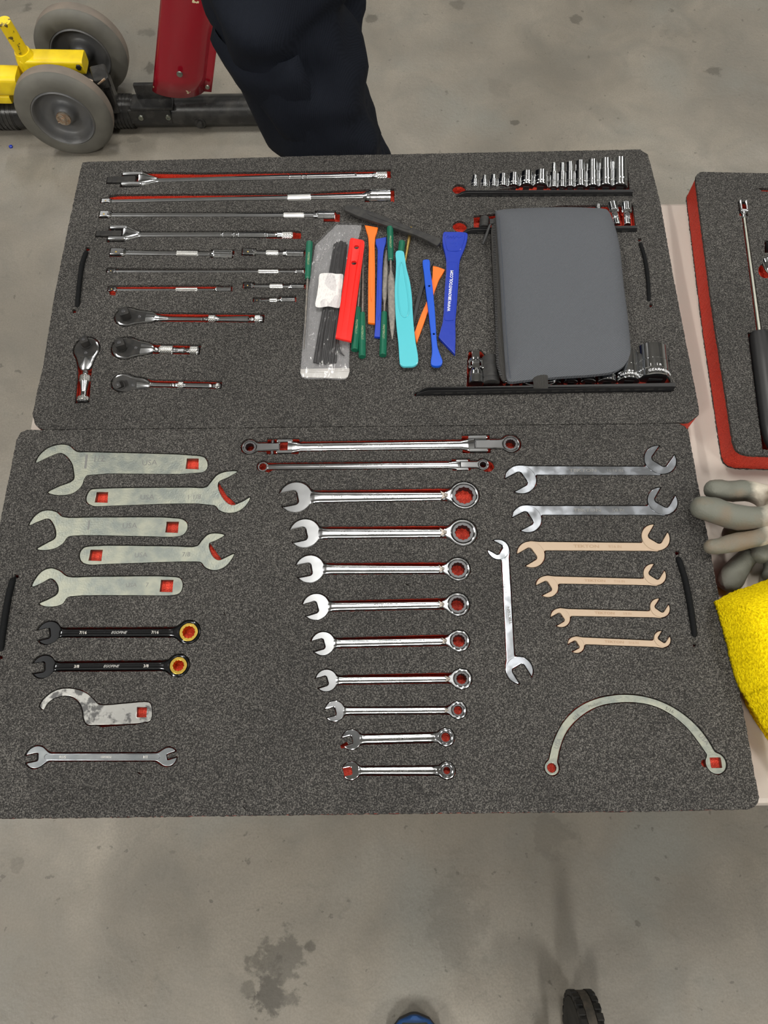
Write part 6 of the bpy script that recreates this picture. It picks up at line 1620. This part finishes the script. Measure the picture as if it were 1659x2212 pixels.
for (bx, by, s_) in ((-.03, 1.15, 1), (.0, 1.31, 1)):
    m = MB(1.0)
    m.loft([(-.10, 0, .045, .028, .04, 2.5), (-.07, 0, .055, .040, .053, 2.5), (0, 0, .055, .046, .053, 2.6), (.08, 0, .042, .050, .040, 2.6), (.15, 0, .034, .050, .032, 2.6), (.185, 0, .028, .036, .024, 2.4), (.20, 0, .022, .015, .016, 2)], 24)
    m.lathe([(0, .048), (.12, .050)], 0, 0, 24, mtx=Matrix.Translation((-.03, 0, .05)) @ Matrix.Rotation(-PI / 2, 4, 'Y'))
    M3 = Matrix.Translation((bx - P0.x, by - P0.y, 0)) @ Matrix.Rotation(-PI / 2 + .25, 4, 'Z')
    m.v = [tuple(M3 @ Vector(p)) for p in m.v]
    m.build('boot', M_BOOT, pr_, 50)
m = MB(1.0); m.lathe([(0, .001), (0, .166), (.035, .166), (.035, .001)], 0, 0, 40, mtx=Matrix.Translation((-.10 - P0.x, 1.18 - P0.y, 1.01)) @ Matrix.Scale(.70, 4, (0, 1, 0)) @ Matrix.Rotation(-PI / 2, 4, 'Y')); m.build('belt', M_BOOT, pr_, 40)

# ================================================================== CASTER AND SHOE AT THE BOTTOM EDGE
RC = .086
ct = W(1262, 2146, RC)
yc = ct.y - RC * .93 - .0; 
ca = W(1283, 2185, .165); xc = ca.x
cr_ = bpy.data.objects.new('treaded_wheel', None); COL.objects.link(cr_)
yc = W(1262, 2150, .13).y - RC
cr_.location = (xc, yc, 0); tag(cr_, 'black treaded wheel on a grey fork at the bottom picture edge', 'wheel')
Mx = Matrix.Translation((-.021, 0, RC)) @ Matrix.Scale(.81, 4, (1, 0, 0))
m = MB(1.0); m.lathe([(.002, .055), (.0, .062), (.002, .076), (.010, RC - .005), (.018, RC - .003), (.034, RC - .003), (.042, RC - .005), (.050, .076), (.052, .062), (.050, .055)], 0, 0, 64, mtx=Mx); m.build('tyre', M_BLKTREAD, cr_, 40)
for i in range(30):
    a = 2 * PI * i / 30
    for k in (-1, 1):
        M4 = Matrix.Translation((0, 0, RC)) @ Matrix.Rotation(a + (.05 * k), 4, 'X') @ Matrix.Translation((k * .0135, 0, RC - .0045))
        m = MB(1.0); m.box((0, 0, 0), (.0055, .0060, .0042), 0, .0012, mtx=M4); m.build('tread_block', M_BLKTREAD, cr_, 0)
m = MB(1.0)
m.lathe([(.0, RC - .004), (.001, RC - .0014), (.015, RC - .0014), (.016, RC - .004)], 0, 0, 64, mtx=Matrix.Translation((-.008, 0, RC))); m.build('tread_band', M_TREADWORN, cr_, 40)
m = MB(1.0); m.lathe([(.006, .001), (.006, .018), (.014, .022), (.018, .040), (.008, .050), (.003, .056), (.049, .056), (.044, .050), (.034, .04), (.040, .02), (.046, .018), (.046, .001)], 0, 0, 40, mtx=Mx); m.build('rim', M_GUN, cr_, 40)
m = MB(1.0)
m.box((-.045, -.035, RC + .035), (.004, .018, .075), 0, .002); m.box((.040, -.035, RC + .035), (.004, .018, .075), 0, .002); m.box((-.002, -.045, RC + .115), (.05, .03, .006), 0, .004)
m.lathe([(0, .001), (0, .014), (.012, .013), (.016, .008), (.018, .001)], 0, 0, 18, mtx=Matrix.Translation((-.049, -.035, RC + .0)) @ Matrix.Rotation(PI, 4, 'Z'))
m.tube([(0, -.045, RC + .115), (0, -.055, RC + .35)], .014, 14)
m.build('fork', mat('grey_green_metal', (.20, .22, .18), .35, .8), cr_, 40)
sp = W(895, 2194, .03)
sh_ = bpy.data.objects.new('shoe', None); COL.objects.link(sh_); sh_.location = (sp.x, sp.y - .13, 0); tag(sh_, 'blue-edged grey shoe toe at the bottom picture edge', 'shoe')
m = MB(1.0)
def shoe_loft(k, z0, z1, m):
    m.loft([(-.145, 0, (z0 + z1) / 2, .020 * k, (z1 - z0) / 2 * .8, 2.4), (-.12, 0, (z0 + z1) / 2, .034 * k, (z1 - z0) / 2, 2.6), (-.05, .0, (z0 + z1) / 2, .037 * k, (z1 - z0) / 2, 2.6), (.02, 0, (z0 + z1) / 2, .044 * k, (z1 - z0) / 2, 2.6), (.075, 0, (z0 + z1) / 2, .049 * k, (z1 - z0) / 2, 2.5), (.105, 0, (z0 + z1) / 2, .043 * k, (z1 - z0) / 2, 2.3), (.124, 0, (z0 + z1) / 2, .026 * k, (z1 - z0) / 2 * .9, 2.2), (.131, 0, (z0 + z1) / 2, .008, (z1 - z0) / 2 * .6, 2)], 28)
    M5 = Matrix.Rotation(PI / 2, 4, 'Z'); m.v = [tuple(M5 @ Vector(p)) for p in m.v]
shoe_loft(1.0, 0, .024, m); m.build('sole', M_SOLE, sh_, 50)
m = MB(1.0); shoe_loft(1.02, .020, .042, m); m.build('blue_rand', M_SHOEBLUE, sh_, 50)
m = MB(1.0)
M5 = Matrix.Rotation(PI / 2, 4, 'Z')
m.loft([(-.13, 0, .06, .028, .045, 2.4), (-.08, 0, .07, .035, .050, 2.4), (-.01, 0, .062, .039, .038, 2.2), (.05, 0, .048, .045, .026, 2.2), (.09, 0, .043, .043, .016, 2.2), (.112, 0, .041, .031, .011, 2.2), (.122, 0, .038, .020, .008, 2)], 32); m.v = [tuple(M5 @ Vector(p)) for p in m.v]
m.build('upper', M_SHOETOP, sh_, 60)
for o in list(bpy.data.objects):
    if o.name == 'txt': bpy.data.objects.remove(o)
